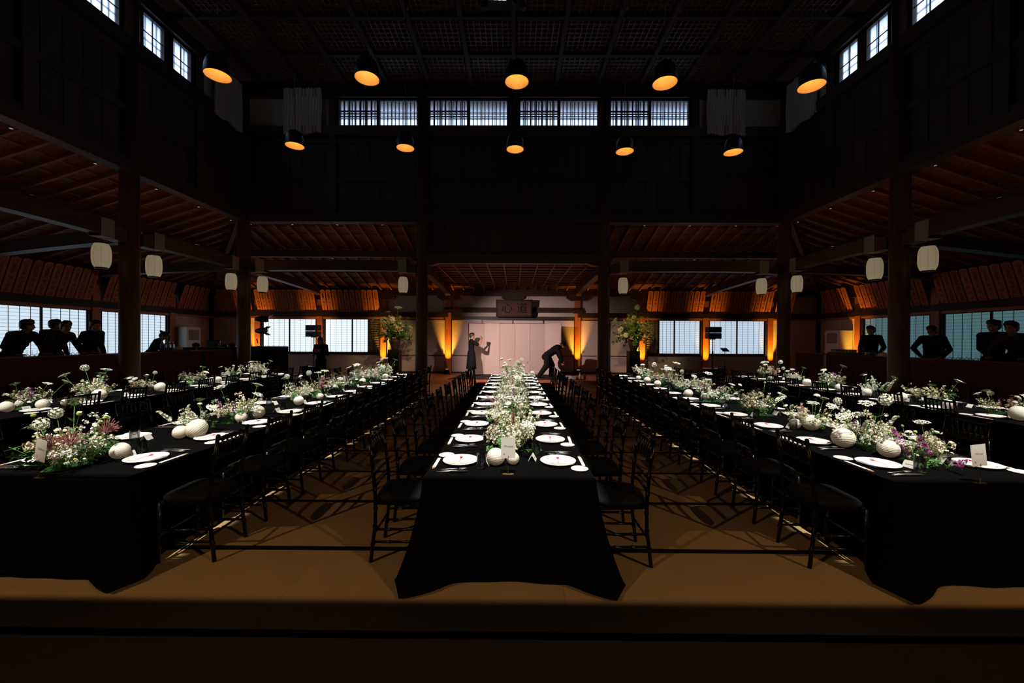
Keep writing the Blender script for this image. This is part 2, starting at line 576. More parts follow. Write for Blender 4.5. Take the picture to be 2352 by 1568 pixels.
# raised side floors under the bars, and the low stage along the back wall
for s in (-1, 1):
    mb = MB()
    mb.bx(HX + s * 9.3, HX + s * 13.57, YF, 13.6, -0.05, 0.40)
    struct(mb.obj('floor_side', 'stage_wood'))
mb = MB()
mb.bx(WL, WR, 14.8, YW, -0.05, 0.135)
stage = struct(mb.obj('floor_stage', 'stage_wood'))
mb = MB()
mb.bx(-0.15, 0.15, -1.49, 1.49, 0.135, 0.16)
pl = mb.mesh('plank', 'stage_wood')
nb = 89
for i in range(nb):
    put('plank', pl, stage, (WL + (i + 0.5) * (WR - WL) / nb, 16.3, 0.0)).scale = (1.0, 1, 1)
mb = MB()
mb.bx(WL, WR, 14.77, 14.80, -0.05, 0.165)
mb.obj('riser', 'stage_wood', stage)

# ------------------------------------------------------------------ pillars
def pillar_mesh(z1):
    mb = MB()
    mb.tube([(0, 0, 0.0), (0, 0, 0.08), (0, 0, z1)], [0.175, 0.168, 0.162], 28)
    return mb.mesh('pillar', 'pillar')


pm_tall = pillar_mesh(8.9)
pillars = []
for x in (XL, XR):
    for y in PY:
        pillars.append(struct(put('pillar', pm_tall, None, (x, y, 0))))
for x in (XI0, XI1):
    pillars.append(struct(put('pillar', pm_tall, None, (x, YB, 0))))

# ------------------------------------------------------------------ upper hall walls: planks, rails, posts, clerestory
plank_cache = {}


def upper_wall(name, origin, ang, length, tiers, posts, half=0.055):
    """A dark boarded wall along local x from origin; local -y faces the hall."""
    mb = MB()
    mb.bx(0, length, 0.03, 0.12, 5.02, 7.79)
    wobj = struct(mb.obj(name, 'dark_wood', None, origin, ang))
    rnd = random.Random(name)
    for z0, z1 in tiers:
        key = (z0, z1)
        if key not in plank_cache:
            b = MB()
            b.bx(-0.158, 0.158, 0.0, 0.03, z0, z1)
            plank_cache[key] = b.mesh('plank', 'dark_wood')
        n = int(length / 0.325)
        for i in range(n):
            put('plank', plank_cache[key], wobj, ((i + 0.5) * length / n, rnd.uniform(-0.006, 0.006), 0))
    for z0, z1, d in ((5.02, 5.22, 0.15), (5.22, 5.34, 0.08), (6.22, 6.34, 0.06), (7.30, 7.42, 0.07), (7.50, 7.75, 0.13), (8.58, 8.78, 0.13)):
        b = MB()
        b.bx(0, length, -d, 0.05, z0, z1)
        b.obj('rail', 'dark_wood', wobj)
    for px in posts:
        b = MB()
        b.bx(px - 0.10, px + 0.10, -0.09, 0.06, 5.05, 8.95)
        b.obj('post', 'dark_wood', wobj)
    return wobj


TIERS = ((5.34, 6.22), (6.34, 7.30))
lb = XR - XL
wub = upper_wall('wall_upper_back', (XL, YB, 0), 0, lb, TIERS, [0, lb / 6, lb / 3, lb / 2, 2 * lb / 3, 5 * lb / 6, lb])
ls = YB - YF
sp_posts = [YB - YF - (YB - y) for y in (11.4, 9.8, 8.07, 6.35, 4.64, 2.9, 1.2)]
wul = upper_wall('wall_upper_left', (XL, YF, 0), R(90), ls, TIERS, sp_posts)
wur = upper_wall('wall_upper_right', (XR, YB, 0), R(-90), ls, TIERS, [YB - y for y in (11.4, 9.8, 8.07, 6.35, 4.64, 2.9, 1.2)])


def clerestory(parent, i, x0, x1, z0, z1, style):
    """Frosted sash between local x0..x1: outer lattice bars 6 cm outside the glass, thin muntins inside."""
    wdw = struct(put('window_%d' % i, None, parent))
    b = MB()
    for a in (x0, x1):
        b.bx(a - 0.025, a + 0.025, -0.03, 0.10, z0, z1)
    for z in (z0, z1):
        b.bx(x0, x1, -0.03, 0.10, z - 0.025, z + 0.025)
    b.obj('window_frame', 'dark_wood', wdw)
    b = MB()
    b.add([(x0, 0.03, z0), (x1, 0.03, z0), (x1, 0.03, z1), (x0, 0.03, z1)], [(0, 1, 2, 3)])
    b.obj('pane', 'frosted', wdw)
    wd = x1 - x0
    b = MB()
    if style == 'back':
        n = 10
        for k in range(n + 1):
            x = x0 + wd * k / n
            b.bx(x - 0.017, x + 0.017, 0.10, 0.13, z0 - 0.2, z1 + 0.2)
        for q in (0.36, 0.46, 0.55):
            b.bx(x0, x1, 0.13, 0.15, z0 + (z1 - z0) * q - 0.015, z0 + (z1 - z0) * q + 0.015)
    else:
        for k in range(2):
            x = x0 + wd * (0.30 + 0.5 * k)
            b.bx(x - 0.013, x + 0.013, 0.10, 0.12, z0 - 0.2, z1 + 0.2)
        for q in (0.36,):
            b.bx(x0, x1, 0.12, 0.14, z0 + (z1 - z0) * q - 0.014, z0 + (z1 - z0) * q + 0.014)
    b.obj('outer_lattice', 'dark_wood', wdw)
    b = MB()
    if style == 'back_sharp':
        pass
    if style == 'back':
        for k in (1, 2):
            b.bx(x0 + wd * k / 3 - 0.006, x0 + wd * k / 3 + 0.006, 0.0, 0.02, z0, z1)
        for q in (0.34, 0.56):
            b.bx(x0, x1, 0.0, 0.02, z0 + (z1 - z0) * q - 0.006, z0 + (z1 - z0) * q + 0.006)
    else:
        b.bx((x0 + x1) / 2 - 0.008, (x0 + x1) / 2 + 0.008, 0.0, 0.02, z0, z1)
        b.bx(x0, x1, 0.0, 0.02, (z0 + z1) / 2 - 0.008, (z0 + z1) / 2 + 0.008)
    b.obj('muntin', 'dark_wood', wdw)
    return wdw


CZ0, CZ1 = 7.80, 8.55
wi = 0
for k in range(1, 5):
    c0 = lb * k / 6 + 0.17
    c1 = lb * (k + 1) / 6 - 0.17
    mid = (c0 + c1) / 2
    for q, (a, bb) in enumerate(((c0, mid - 0.02), (mid + 0.02, c1))):
        wi += 1
        wdw = clerestory(wub, wi, a, bb, CZ0, CZ1, 'back')
        if q == 0:
            b = MB()
            for j in range(8):
                x = a + (bb - a) * j / 7
                b.bx(x - 0.018, x + 0.018, -0.06, -0.04, CZ0, CZ1)
            for z in (0.36, 0.45, 0.56):
                b.bx(a, bb, -0.045, -0.03, CZ0 + 0.75 * z - 0.016, CZ0 + 0.75 * z + 0.016)
            b.obj('inner_lattice', 'dark_wood', wdw)
    b = MB()
    b.bx(c0 - 0.1, c0, -0.02, 0.08, 7.7, 8.8)
    b.bx(c1, c1 + 0.1, -0.02, 0.08, 7.7, 8.8)
    b.bx(mid - 0.02, mid + 0.02, -0.02, 0.08, 7.7, 8.8)
    b.bx(c0 - 0.1, c1 + 0.1, -0.02, 0.08, CZ1, 8.95)
    b.obj('window_surround', 'dark_wood', wub)
for k in (0, 5):
    c0, c1 = lb * k / 6 + 0.12, lb * (k + 1) / 6 - 0.12
    b = MB()
    b.bx(c0, c1, 0.0, 0.08, 7.72, 8.60)
    b.obj('plaster_panel', 'plaster', wub)
    b = MB()
    b.bx(c0 - 0.1, c1 + 0.1, 0.0, 0.08, 8.60, 9.0)
    b.obj('board', 'dark_wood', wub)
for wobj, left in ((wul, True), (wur, False)):
    loc = (lambda y: y - YF) if left else (lambda y: YB - y)
    ysp = [(9.06, 9.60), (8.33, 8.87), (7.22, 7.86), (6.50, 7.12), (5.5, 6.1), (4.85, 5.4)]
    segs = []
    for ya, yb in ysp:
        a, bb = sorted((loc(ya), loc(yb)))
        wi += 1
        clerestory(wobj, wi, a, bb, CZ0, CZ1, 'side')
        segs.append((a, bb))
    segs.sort()
    b = MB()
    edges = [0.0] + [e for s_ in segs for e in s_] + [ls]
    for q in range(0, len(edges), 2):
        if edges[q + 1] - edges[q] > 0.01:
            b.bx(edges[q], edges[q + 1], 0.0, 0.08, 7.7, 8.6)
    b.bx(0, ls, 0.0, 0.08, CZ1, 9.0)
    b.obj('window_surround', 'dark_wood', wobj)
    a, bb = sorted((loc(9.95), loc(11.35)))
    b = MB()
    b.bx(a, bb, -0.03, 0.0, 7.76, 8.56)
    b.obj('plaster_panel', 'plaster', wobj)
# eaves outside the clerestory
for nm, x0, x1, y0, y1 in (('back', XL - 1.3, XR + 1.3, YB + 0.15, YB + 1.45), ('left', XL - 0.95, XL - 0.15, YF, YB + 0.15), ('right', XR + 0.15, XR + 0.95, YF, YB + 0.15)):
    mb = MB()
    mb.bx(x0, x1, y0, y1, 8.70 if nm == 'back' else 8.86, 8.98)
    struct(mb.obj('ceiling_eave_' + nm, 'sheathing'))

# ------------------------------------------------------------------ hall ceiling: coffers with fine lattice
mb = MB()
mb.bx(XL - 0.2, XR + 0.2, YF, YB + 0.2, ZC + 0.04, ZC + 0.12)
ceiling = struct(mb.obj('ceiling', 'lattice'))
CB = 1.195
nxb = 13
xs_b = [HX + (i - 6) * CB for i in range(nxb)]
ys_b = [YB - 0.12 - j * CB for j in range(12)]
for x in xs_b:
    b = MB()
    b.bx(x - 0.05, x + 0.05, ys_b[-1], YB, ZC - 0.13, ZC)
    b.obj('ceiling_beam', 'ceiling_beam', ceiling)
for y in ys_b:
    b = MB()
    b.bx(XL, XR, y - 0.045, y + 0.045, ZC - 0.11, ZC)
    b.obj('ceiling_beam', 'ceiling_beam', ceiling)
b = MB()
for k in range(1, 9):
    q = -CB / 2 + CB * k / 9
    b.bx(q - 0.011, q + 0.011, -CB / 2, CB / 2, -0.035, 0.0)
    b.bx(-CB / 2, CB / 2, q - 0.011, q + 0.011, -0.028, 0.0)
lat = b.mesh('lattice_panel', 'lattice')
for x in xs_b[:-1]:
    for y in ys_b[:7]:
        put('lattice_panel', lat, ceiling, (x + CB / 2, y - CB / 2, ZC))

# ------------------------------------------------------------------ aisle roofs: boards, laths, rafters, purlins
ZR0, ZR1 = 5.72, 3.86


def zr_back(y):
    return ZR0 + (ZR1 - ZR0) * (y - YB) / (YW - YB)


def zr_side(x):
    return ZR0 + (ZR1 - ZR0) * (abs(x - HX) - 7.79) / (13.57 - 7.79)


def hip_y(x):
    """Depth of the hip line over a point x of a side roof."""
    return YB + (abs(x - HX) - 7.79) / (13.57 - 7.79) * (YW - YB)


def hip_ax(y):
    return 7.79 + (y - YB) / (YW - YB) * (13.57 - 7.79)


mb = MB()
mb.add([(XL, YB, ZR0), (XR, YB, ZR0), (WR, YW, ZR1), (WL, YW, ZR1)], [(0, 1, 2, 3)])
mb.add([(XL, YB, ZR0 + .06), (XR, YB, ZR0 + .06), (WR + .3, YW + .3, ZR1 + .06), (WL - .3, YW + .3, ZR1 + .06)], [(0, 1, 2, 3)])
cb = struct(mb.obj('ceiling_back', 'sheathing'))
cs = {}
for s, nm in ((-1, 'left'), (1, 'right')):
    mb = MB()
    for dz in (0, 0.06):
        mb.add([(HX + s * 7.79, YF, ZR0 + dz), (HX + s * 7.79, YB, ZR0 + dz), (HX + s * (13.57 + 3 * dz), YW, ZR1 + dz), (HX + s * (13.57 + 3 * dz), YF, ZR1 + dz)], [(0, 1, 2, 3)])
    cs[s] = struct(mb.obj('ceiling_' + nm, 'sheathing'))
SPR = 0.455
n = int((WR - WL) / SPR)
for i in range(1, n):
    x = WL + i * SPR
    if abs(x - HX) < 2.9 and False:
        continue
    y0 = max(YB, hip_y(x)) if abs(x - HX) > 7.79 else YB + 0.13
    if YW - y0 < 0.3:
        continue
    b = MB()
    b.bar((x, y0, zr_back(y0) - 0.045), (x, YW, zr_back(YW) - 0.045), 0.06, 0.09)
    b.obj('rafter', 'rafter', cb)
for k in range(1, 14):
    y = YB + k * 0.46
    ax = hip_ax(y)
    b = MB()
    b.bar((HX - ax, y, zr_back(y) - 0.012), (HX + ax, y, zr_back(y) - 0.012), 0.035, 0.024)
    b.obj('lath', 'rafter', cb)
for s in (-1, 1):
    for k in range(0, int((YW - 2.0) / SPR)):
        y = 2.0 + k * SPR
        a0 = 7.92 if y <= YB else hip_ax(y) + 0.02
        if 13.57 - a0 < 0.3:
            continue
        b = MB()
        b.bar((HX + s * a0, y, zr_side(HX + a0) - 0.045), (HX + s * 13.57, y, ZR1 - 0.045), 0.06, 0.09)
        b.obj('rafter', 'rafter', cs[s])
    for k in range(1, 13):
        ax = 7.79 + k * 0.46
        b = MB()
        b.bar((HX + s * ax, 2.0, zr_side(HX + ax) - 0.012), (HX + s * ax, hip_y(HX + ax), zr_side(HX + ax) - 0.012), 0.035, 0.024)
        b.obj('lath', 'rafter', cs[s])
    # hip rafter over the corner, purlin over the aisle
    b = MB()
    b.bar((HX + s * 7.95, YB + 0.17, ZR0 - 0.21), (HX + s * 13.57, YW, ZR1 - 0.16), 0.12, 0.24)
    b.obj('hip_rafter', 'beam', cs[s])
    b = MB()
    b.bx(HX + s * 10.35, HX + s * 10.55, 2.0, 14.3, 4.62, 4.83)
    b.obj('purlin', 'beam', cs[s])
    b = MB()
    b.bx(min(HX + s * 10.4, HX + s * 2.75), max(HX + s * 10.4, HX + s * 2.75), 14.18, 14.38, 4.60, 4.82)
    b.obj('purlin', 'beam', cb)

# boards between the inner pillars, and the lower coffered ceiling behind them
mb = MB()
mb.bx(XI0, XI1, YB + 0.04, YB + 0.10, 3.95, 5.1)
hung = struct(mb.obj('wall_hanging', 'dark_wood'))
b = MB()
b.bx(-0.155, 0.155, 0.0, 0.03, 4.10, 5.02)
hp = b.mesh('plank', 'dark_wood')
for i in range(16):
    put('plank', hp, hung, (XI0 + (i + 0.5) * (XI1 - XI0) / 16, YB + 0.01 + 0.006 * (i % 3), 0))
b = MB()
b.prism([(XI0, 3.80), (XI0, 4.12), (XI1, 4.12), (XI1, 3.80), (XI1 - 0.3, 3.80), (XI1 - 0.5, 3.86), (XI0 + 0.5, 3.86), (XI0 + 0.3, 3.80)], YB - 0.11, YB + 0.11)
b.obj('lintel_beam', 'beam', hung)
mb = MB()
mb.bx(-3.02, 2.86, YB + 0.1, YW, 4.02, 4.08)
clow = struct(mb.obj('ceiling_stage', 'sheathing'))
for i in range(12):
    x = -2.95 + i * 5.74 / 11
    b = MB()
    b.bx(x - 0.022, x + 0.022, YB + 0.1, YW, 3.965, 4.02)
    b.obj('ceiling_rib', 'rafter', clow)
for j in range(12):
    y = YB + 0.35 + j * 0.53
    b = MB()
    b.bx(-2.97, 2.81, y - 0.02, y + 0.02, 3.975, 4.02)
    b.obj('ceiling_rib', 'rafter', clow)

# ------------------------------------------------------------------ arched tie beams
def arched_beam(p0, p1, z0, z1, wd=0.24, round_ends=True):
    p0, p1 = V(p0), V(p1)
    L = (p1 - p0).length
    ang = math.atan2(p1.y - p0.y, p1.x - p0.x)
    h = z1 - z0
    pts = []
    N = 22
    for i in range(N + 1):
        t = i / N
        e = min(t, 1 - t) * L
        drop = 0.10 * (1 - min(1, e / 0.45)) ** 2 if round_ends else 0
        pts.append((t * L, z1 - drop + 0.015 * math.sin(math.pi * t)))
    for i in range(N, -1, -1):
        t = i / N
        e = min(t, 1 - t) * L
        rise = -0.0 * e + (0.05 if 0.3 < e else 0.0) if round_ends else 0
        pts.append((t * L, z0 + rise + 0.015 * math.sin(math.pi * t)))
    mb = MB()
    mb.prism(pts, -wd / 2, wd / 2)
    o = put('trim_beam', mb.mesh('trim_beam', 'beam'), None, (p0.x, p0.y, 0), ang)
    return struct(o)


def between(a, b, g=0.17):
    a, b = V(a), V(b)
    t = (b - a).normalized()
    return a + t * g, b - t * g


KZ0, KZ1 = 3.58, 3.92
for a, bb in (((XL, YB), (XI0, YB)), ((XI1, YB), (XR, YB))):
    arched_beam(*between((*a, 0), (*bb, 0)), KZ0, KZ1)
for x in (XL, XR):
    for i in range(len(PY) - 1):
        arched_beam(*between((x, PY[i], 0), (x, PY[i + 1], 0)), KZ0, KZ1)
BPX = [-11.47, -8.68, -5.84, -2.95, 2.79, 5.65, 8.45, 11.3]
SPY = [15.66, 12.79, 9.92, 7.05, 4.18]
for a, bb in (((XL, YB), (-8.68, YW)), ((XI0, YB), (-2.95, YW)), ((XI1, YB), (2.79, YW)), ((XR, YB), (8.45, YW)),
              ((XL, YB), (WL, 12.79)), ((XR, YB), (WR, 12.79)), ((XL, 8.07), (WL, 9.92)), ((XR, 8.07), (WR, 9.92)),
              ((XL, 4.64), (WL, 7.05)), ((XR, 4.64), (WR, 7.05))):
    arched_beam(*between((*a, 0), (*bb, 0), 0.15), 3.60, 3.92, 0.22)
# corner braces under the upper walls
for s in (-1, 1):
    for dx, dy in ((-0.8, -0.05), (0.05, -1.0)):
        mb = MB()
        xx = HX + s * 7.79
        mb.bar((xx + (s * 0.15), YB + 0.1, 5.05), (xx + s * 1.1, YB + 1.2, 4.2), 0.10, 0.14)
    struct(mb.obj('trim_brace', 'beam'))

# ------------------------------------------------------------------ outer walls
Z_RAIL0, Z_RAIL1 = 2.66, 2.86
WZ0, WZ1 = 1.06, 2.56


def shoji_sash(parent, xa, xb, z0, z1, paper, cols=5, rows=15, name='sash'):
    b = MB()
    fw = 0.028
    for x in (xa + fw / 2, xb - fw / 2):
        b.bx(x - fw / 2, x + fw / 2, -0.045, -0.005, z0, z1)
    for z in (z0 + fw / 2, z1 - fw / 2):
        b.bx(xa, xb, -0.045, -0.005, z - fw / 2, z + fw / 2)
    so = b.obj(name, 'dark_wood', parent)
    b = MB()
    for k in range(1, cols):
        x = xa + (xb - xa) * k / cols
        b.bx(x - 0.0035, x + 0.0035, -0.030, -0.015, z0, z1)
    for k in range(1, rows):
        z = z0 + (z1 - z0) * k / rows
        b.bx(xa, xb, -0.03, -0.018, z - 0.0032, z + 0.0032)
    b.obj('muntin', 'dark_wood', so)
    b = MB()
    b.bx(xa, xb, -0.014, -0.010, z0, z1)
    b.obj('paper', paper, so)
    return so


def outer_wall(name, origin, ang, length, posts, bays, floor_z):
    """Plaster wall along local x, local -y towards the room. bays: list of (x0, x1, kind, paper)."""
    global wi
    mb = MB()
    mb.bx(-0.3, length + 0.3, 0.0, 0.15, -0.05, 4.2)
    wl = struct(mb.obj(name, 'plaster', None, origin, ang))
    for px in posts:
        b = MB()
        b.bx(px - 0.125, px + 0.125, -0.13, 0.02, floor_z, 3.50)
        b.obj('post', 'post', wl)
        b = MB()
        w2 = 0.5
        b.prism([(px - w2, 3.62), (px + w2, 3.62), (px + w2, 3.52), (px + w2 - 0.08, 3.46), (px + 0.3, 3.40), (px - 0.3, 3.40), (px - w2 + 0.08, 3.46), (px - w2, 3.52)], -0.20, 0.0)
        b.obj('bracket', 'dark_wood', wl)
    b = MB()
    b.bx(0, length, -0.22, 0.02, 3.60, 3.90)
    b.obj('wall_plate', 'beam', wl)
    for px in (0.06, length - 0.06):
        b = MB()
        b.bx(px - 0.06, px + 0.06, -0.06, 0.02, floor_z, 3.6)
        b.obj('corner_post', 'dark_wood', wl)
    for x0, x1, kind, paper in bays:
        if kind != 'stage':
            b = MB()
            b.bx(x0, x1, -0.16, 0.0, Z_RAIL0, Z_RAIL1)
            b.obj('rail', 'dark_wood', wl)
            b = MB()
            b.bx(x0, x1, -0.10, 0.0, WZ1, WZ1 + 0.08)
            b.obj('rail', 'post', wl)
        if kind == 'window':
            a, c = x0 + 0.14, x1 - 0.14
            b = MB()
            b.bx(a, c, -0.09, 0.0, WZ0 - 0.09, WZ0)
            for xx in (a + 0.03, c - 0.03):
                b.bx(xx - 0.03, xx + 0.03, -0.09, 0.0, WZ0, WZ1)
            wi += 1
            wdw = struct(put('window_%d' % wi, None, wl))
            b.obj('window_frame', 'dark_wood', wdw)
            a += 0.06
            c -= 0.06
            md = (a + c) / 2
            if paper == 'mixed_l':      # one end of the pair has its rain shutter closed outside
                shoji_sash(wdw, a, md, WZ0, WZ1, 'shoji_back')
                shoji_sash(wdw, md, c - 0.5, WZ0, WZ1, 'shoji_back', 4)
                shoji_sash(wdw, c - 0.5, c, WZ0, WZ1, 'shoji_dark', 2)
            elif paper == 'mixed_r':
                shoji_sash(wdw, a, a + 0.56, WZ0, WZ1, 'shoji_dark', 3)
                shoji_sash(wdw, a + 0.56, md + 0.05, WZ0, WZ1, 'shoji_back_right', 4)
                shoji_sash(wdw, md + 0.05, c, WZ0, WZ1, 'shoji_back_right')
            else:
                shoji_sash(wdw, a, md, WZ0, WZ1, paper)
                shoji_sash(wdw, md, c, WZ0, WZ1, paper)
    return wl


# back wall; local x = world x - WL
bp = [x - WL for x in BPX]
LW = WR - WL
back_bays = [(0, bp[0], 'plain', None), (bp[0], bp[1], 'window', 'shoji_back'), (bp[1], bp[2], 'window', 'mixed_l'), (bp[2], bp[3], 'doors', None),
             (bp[3], bp[4], 'stage', None), (bp[4], bp[5], 'doors', None), (bp[5], bp[6], 'window', 'mixed_r'), (bp[6], bp[7], 'window', 'shoji_back_right'), (bp[7], LW, 'plain', None)]
wall_back = outer_wall('wall_back', (WL, YW, 0), 0, LW, bp, back_bays, 0.16)
spl = [YW - y for y in SPY]
side_bays = lambda p: [(0, spl[0], 'plain', None)] + [(spl[i], spl[i + 1], 'window', p) for i in range(4)]
# left wall runs from the corner towards the camera on local x
rev = [YW - YF - q for q in spl]
wall_left = outer_wall('wall_left', (WL, YF, 0), R(90), YW - YF, rev, [(YW - YF - b_, YW - YF - a_, k_, p_) for a_, b_, k_, p_ in side_bays('shoji_left')], 0.0)
wall_right = outer_wall('wall_right', (WR, YW, 0), R(-90), YW - YF, spl, side_bays('shoji_right'), 0.0)
mb = MB()
mb.bx(WL - 0.2, WR + 0.2, YF - 0.15, YF, -0.1, 9.2)
struct(mb.obj('wall_front', 'dark_wood'))

# fusuma doors along the back wall (local frame of wall_back)
di = 0


def fusuma(xa, xb, y0, handle):
    global di
    di += 1
    z0, z1 = 0.20, 2.55
    o = struct(put('door_%d' % di, None, wall_back))
    b = MB()
    b.bx(xa + 0.02, xb - 0.02, y0 + 0.005, y0 + 0.03, z0 + 0.02, z1 - 0.02)
    b.obj('door_panel', 'fusuma', o)
    b = MB()
    for x in (xa + 0.012, xb - 0.012):
        b.bx(x - 0.012, x + 0.012, y0 - 0.008, y0 + 0.035, z0, z1)
    for z in (z0 + 0.015, z1 - 0.015, 0.95):
        b.bx(xa, xb, y0 - 0.008, y0 + 0.035, z - 0.016, z + 0.016)
    b.obj('door_frame', 'lacquer', o)
    if handle is not None:
        b = MB()
        hx = xa + 0.13 if handle < 0 else xb - 0.13
        b.lathe([(0.0, -0.006), (0.03, -0.006), (0.036, 0.006), (0.045, 0.006), (0.045, -0.002)], 16)
        b.xf(Matrix.Translation((hx, y0 - 0.006, 1.14)) @ Matrix.Rotation(R(90), 4, 'X') @ Matrix.Diagonal((0.8, 1.2, 1, 1)))
        b.obj('door_pull', 'brass', o)


for x0, x1, hl in ((bp[2], bp[3], 1), (bp[4], bp[5], -1)):
    a, c = x0 + 0.13, x1 - 0.13
    md = (a + c) / 2
    fusuma(a, md, -0.05, None if hl > 0 else -1)
    fusuma(md, c, -0.09, 1 if hl > 0 else None)
a, c = bp[3] + 0.13, bp[4] - 0.13
for q in range(4):
    fusuma(a + (c - a) * q / 4, a + (c - a) * (q + 1) / 4, -0.05 if q in (1, 2) else -0.09, (-1, None, None, 1)[q])
for z0, z1, d, mm in ((2.87, 3.09, 0.15, 'dark_wood'), (2.56, 2.69, 0.12, 'beam')):
    b = MB()
    b.bx(bp[3] - 0.2, bp[4] + 0.2, -d, 0.0, z0, z1)
    b.obj('rail', mm, wall_back)
b = MB()
b.prism([((bp[3] + bp[4]) / 2 - 0.5, 3.62), ((bp[3] + bp[4]) / 2 + 0.5, 3.62), ((bp[3] + bp[4]) / 2 + 0.5, 3.50), ((bp[3] + bp[4]) / 2 + 0.3, 3.42), ((bp[3] + bp[4]) / 2 - 0.3, 3.42), ((bp[3] + bp[4]) / 2 - 0.5, 3.50)], -0.2, 0)
b.obj('bracket', 'dark_wood', wall_back)
for xx in bp[2:6]:
    b = MB()
    b.bx(xx - 0.2, xx + 0.2, -0.19, -0.05, 2.84, 3.00)
    b.obj('rail_end', 'dark_wood', wall_back)
for nm, x0, x1 in (('back_left', WL, WL + 2.1), ('back_right', WR - 2.1, WR)):
    mb = MB()
    mb.bx(x0, x1, YW - 0.03, YW, 0.16, 0.30)
    struct(mb.obj('baseboard_' + nm, 'dark_wood'))
mb = MB()
mb.bx(BPX[2], BPX[5], YW - 0.12, YW, 0.15, 0.21)
struct(mb.obj('baseboard_doors', 'dark_wood'))

# amber uplights at the foot of the posts
def uplight(x, y, nx, ny, label):
    t = thing('uplight', label, 'uplight', (x, y, 0.16), math.atan2(nx, -ny), 'amber uplights at the wall posts')
    b = MB()
    b.bx(-0.10, 0.10, -0.08, 0.08, 0.0, 0.20)
    b.bx(-0.12, 0.12, -0.10, 0.10, 0.0, 0.02)
    b.obj('housing', 'black', t)
    b = MB()
    b.lathe([(0.0, 0.205), (0.07, 0.205), (0.075, 0.20)], 16)
    b.obj('lens', 'warm_lens', t)
    lamp('post_uplight', 'SPOT', (x, y, 0.38), (1.0, 0.46, 0.05), 620, 0.03, spot=44, blend=1.0, aim=(x + nx * 0.30, y + ny * 0.30, 1.65))


UPL = ['behind the black booth', 'behind the standing woman with a phone', 'beside the plinth with the left urn', 'left of the white folding screen', 'right of the white folding screen',
       'beside the plinth with the right urn', 'behind the right speaker stand', 'at the last post before the right corner']
for x, l in zip(BPX, UPL):
    uplight(x, YW - 0.42, 0, 1, 'small black uplight at a wall post, ' + l)
uplight(WR - 0.42, 15.66, 1, 0, 'small black uplight on the right wall post beside the white cabinet')


# small warm uplights lying on the tie beams, washing the aisle rafters
def beam_uplight(x, y, dx, dy, label):
    t = thing('beam_uplight', label, 'uplight', (x, y, 3.93), 0, 'warm uplights on top of the tie beams')
    b = MB()
    b.bx(-0.05, 0.05, -0.05, 0.05, 0.0, 0.05)
    b.obj('housing', 'black', t)
    b = MB()
    b.bx(-0.035, 0.035, -0.035, 0.035, 0.05, 0.055)
    b.obj('lens', 'warm_lens', t)
    lamp('beam_uplight', 'POINT', (x + dx * 0.22, y + dy * 0.22, 4.12), (1.0, 0.36, 0.10), 4.2, 0.04)


for s, nm in ((-1, 'left'), (1, 'right')):
    beam_uplight(HX + s * 5.2, YB, 0, 1, 'small uplight on top of the back tie beam, %s half' % nm)
    beam_uplight(HX + s * 7.79, 9.8, s, 0, 'small uplight on top of the %s side tie beam, farther bay' % nm)
    beam_uplight(HX + s * 7.79, 6.4, s, 0, 'small uplight on top of the %s side tie beam, nearer bay' % nm)
# ------------------------------------------------------------------ tables and cloths
TH = 0.71
Y0, Y1 = 2.79, 10.96
TW = 0.612


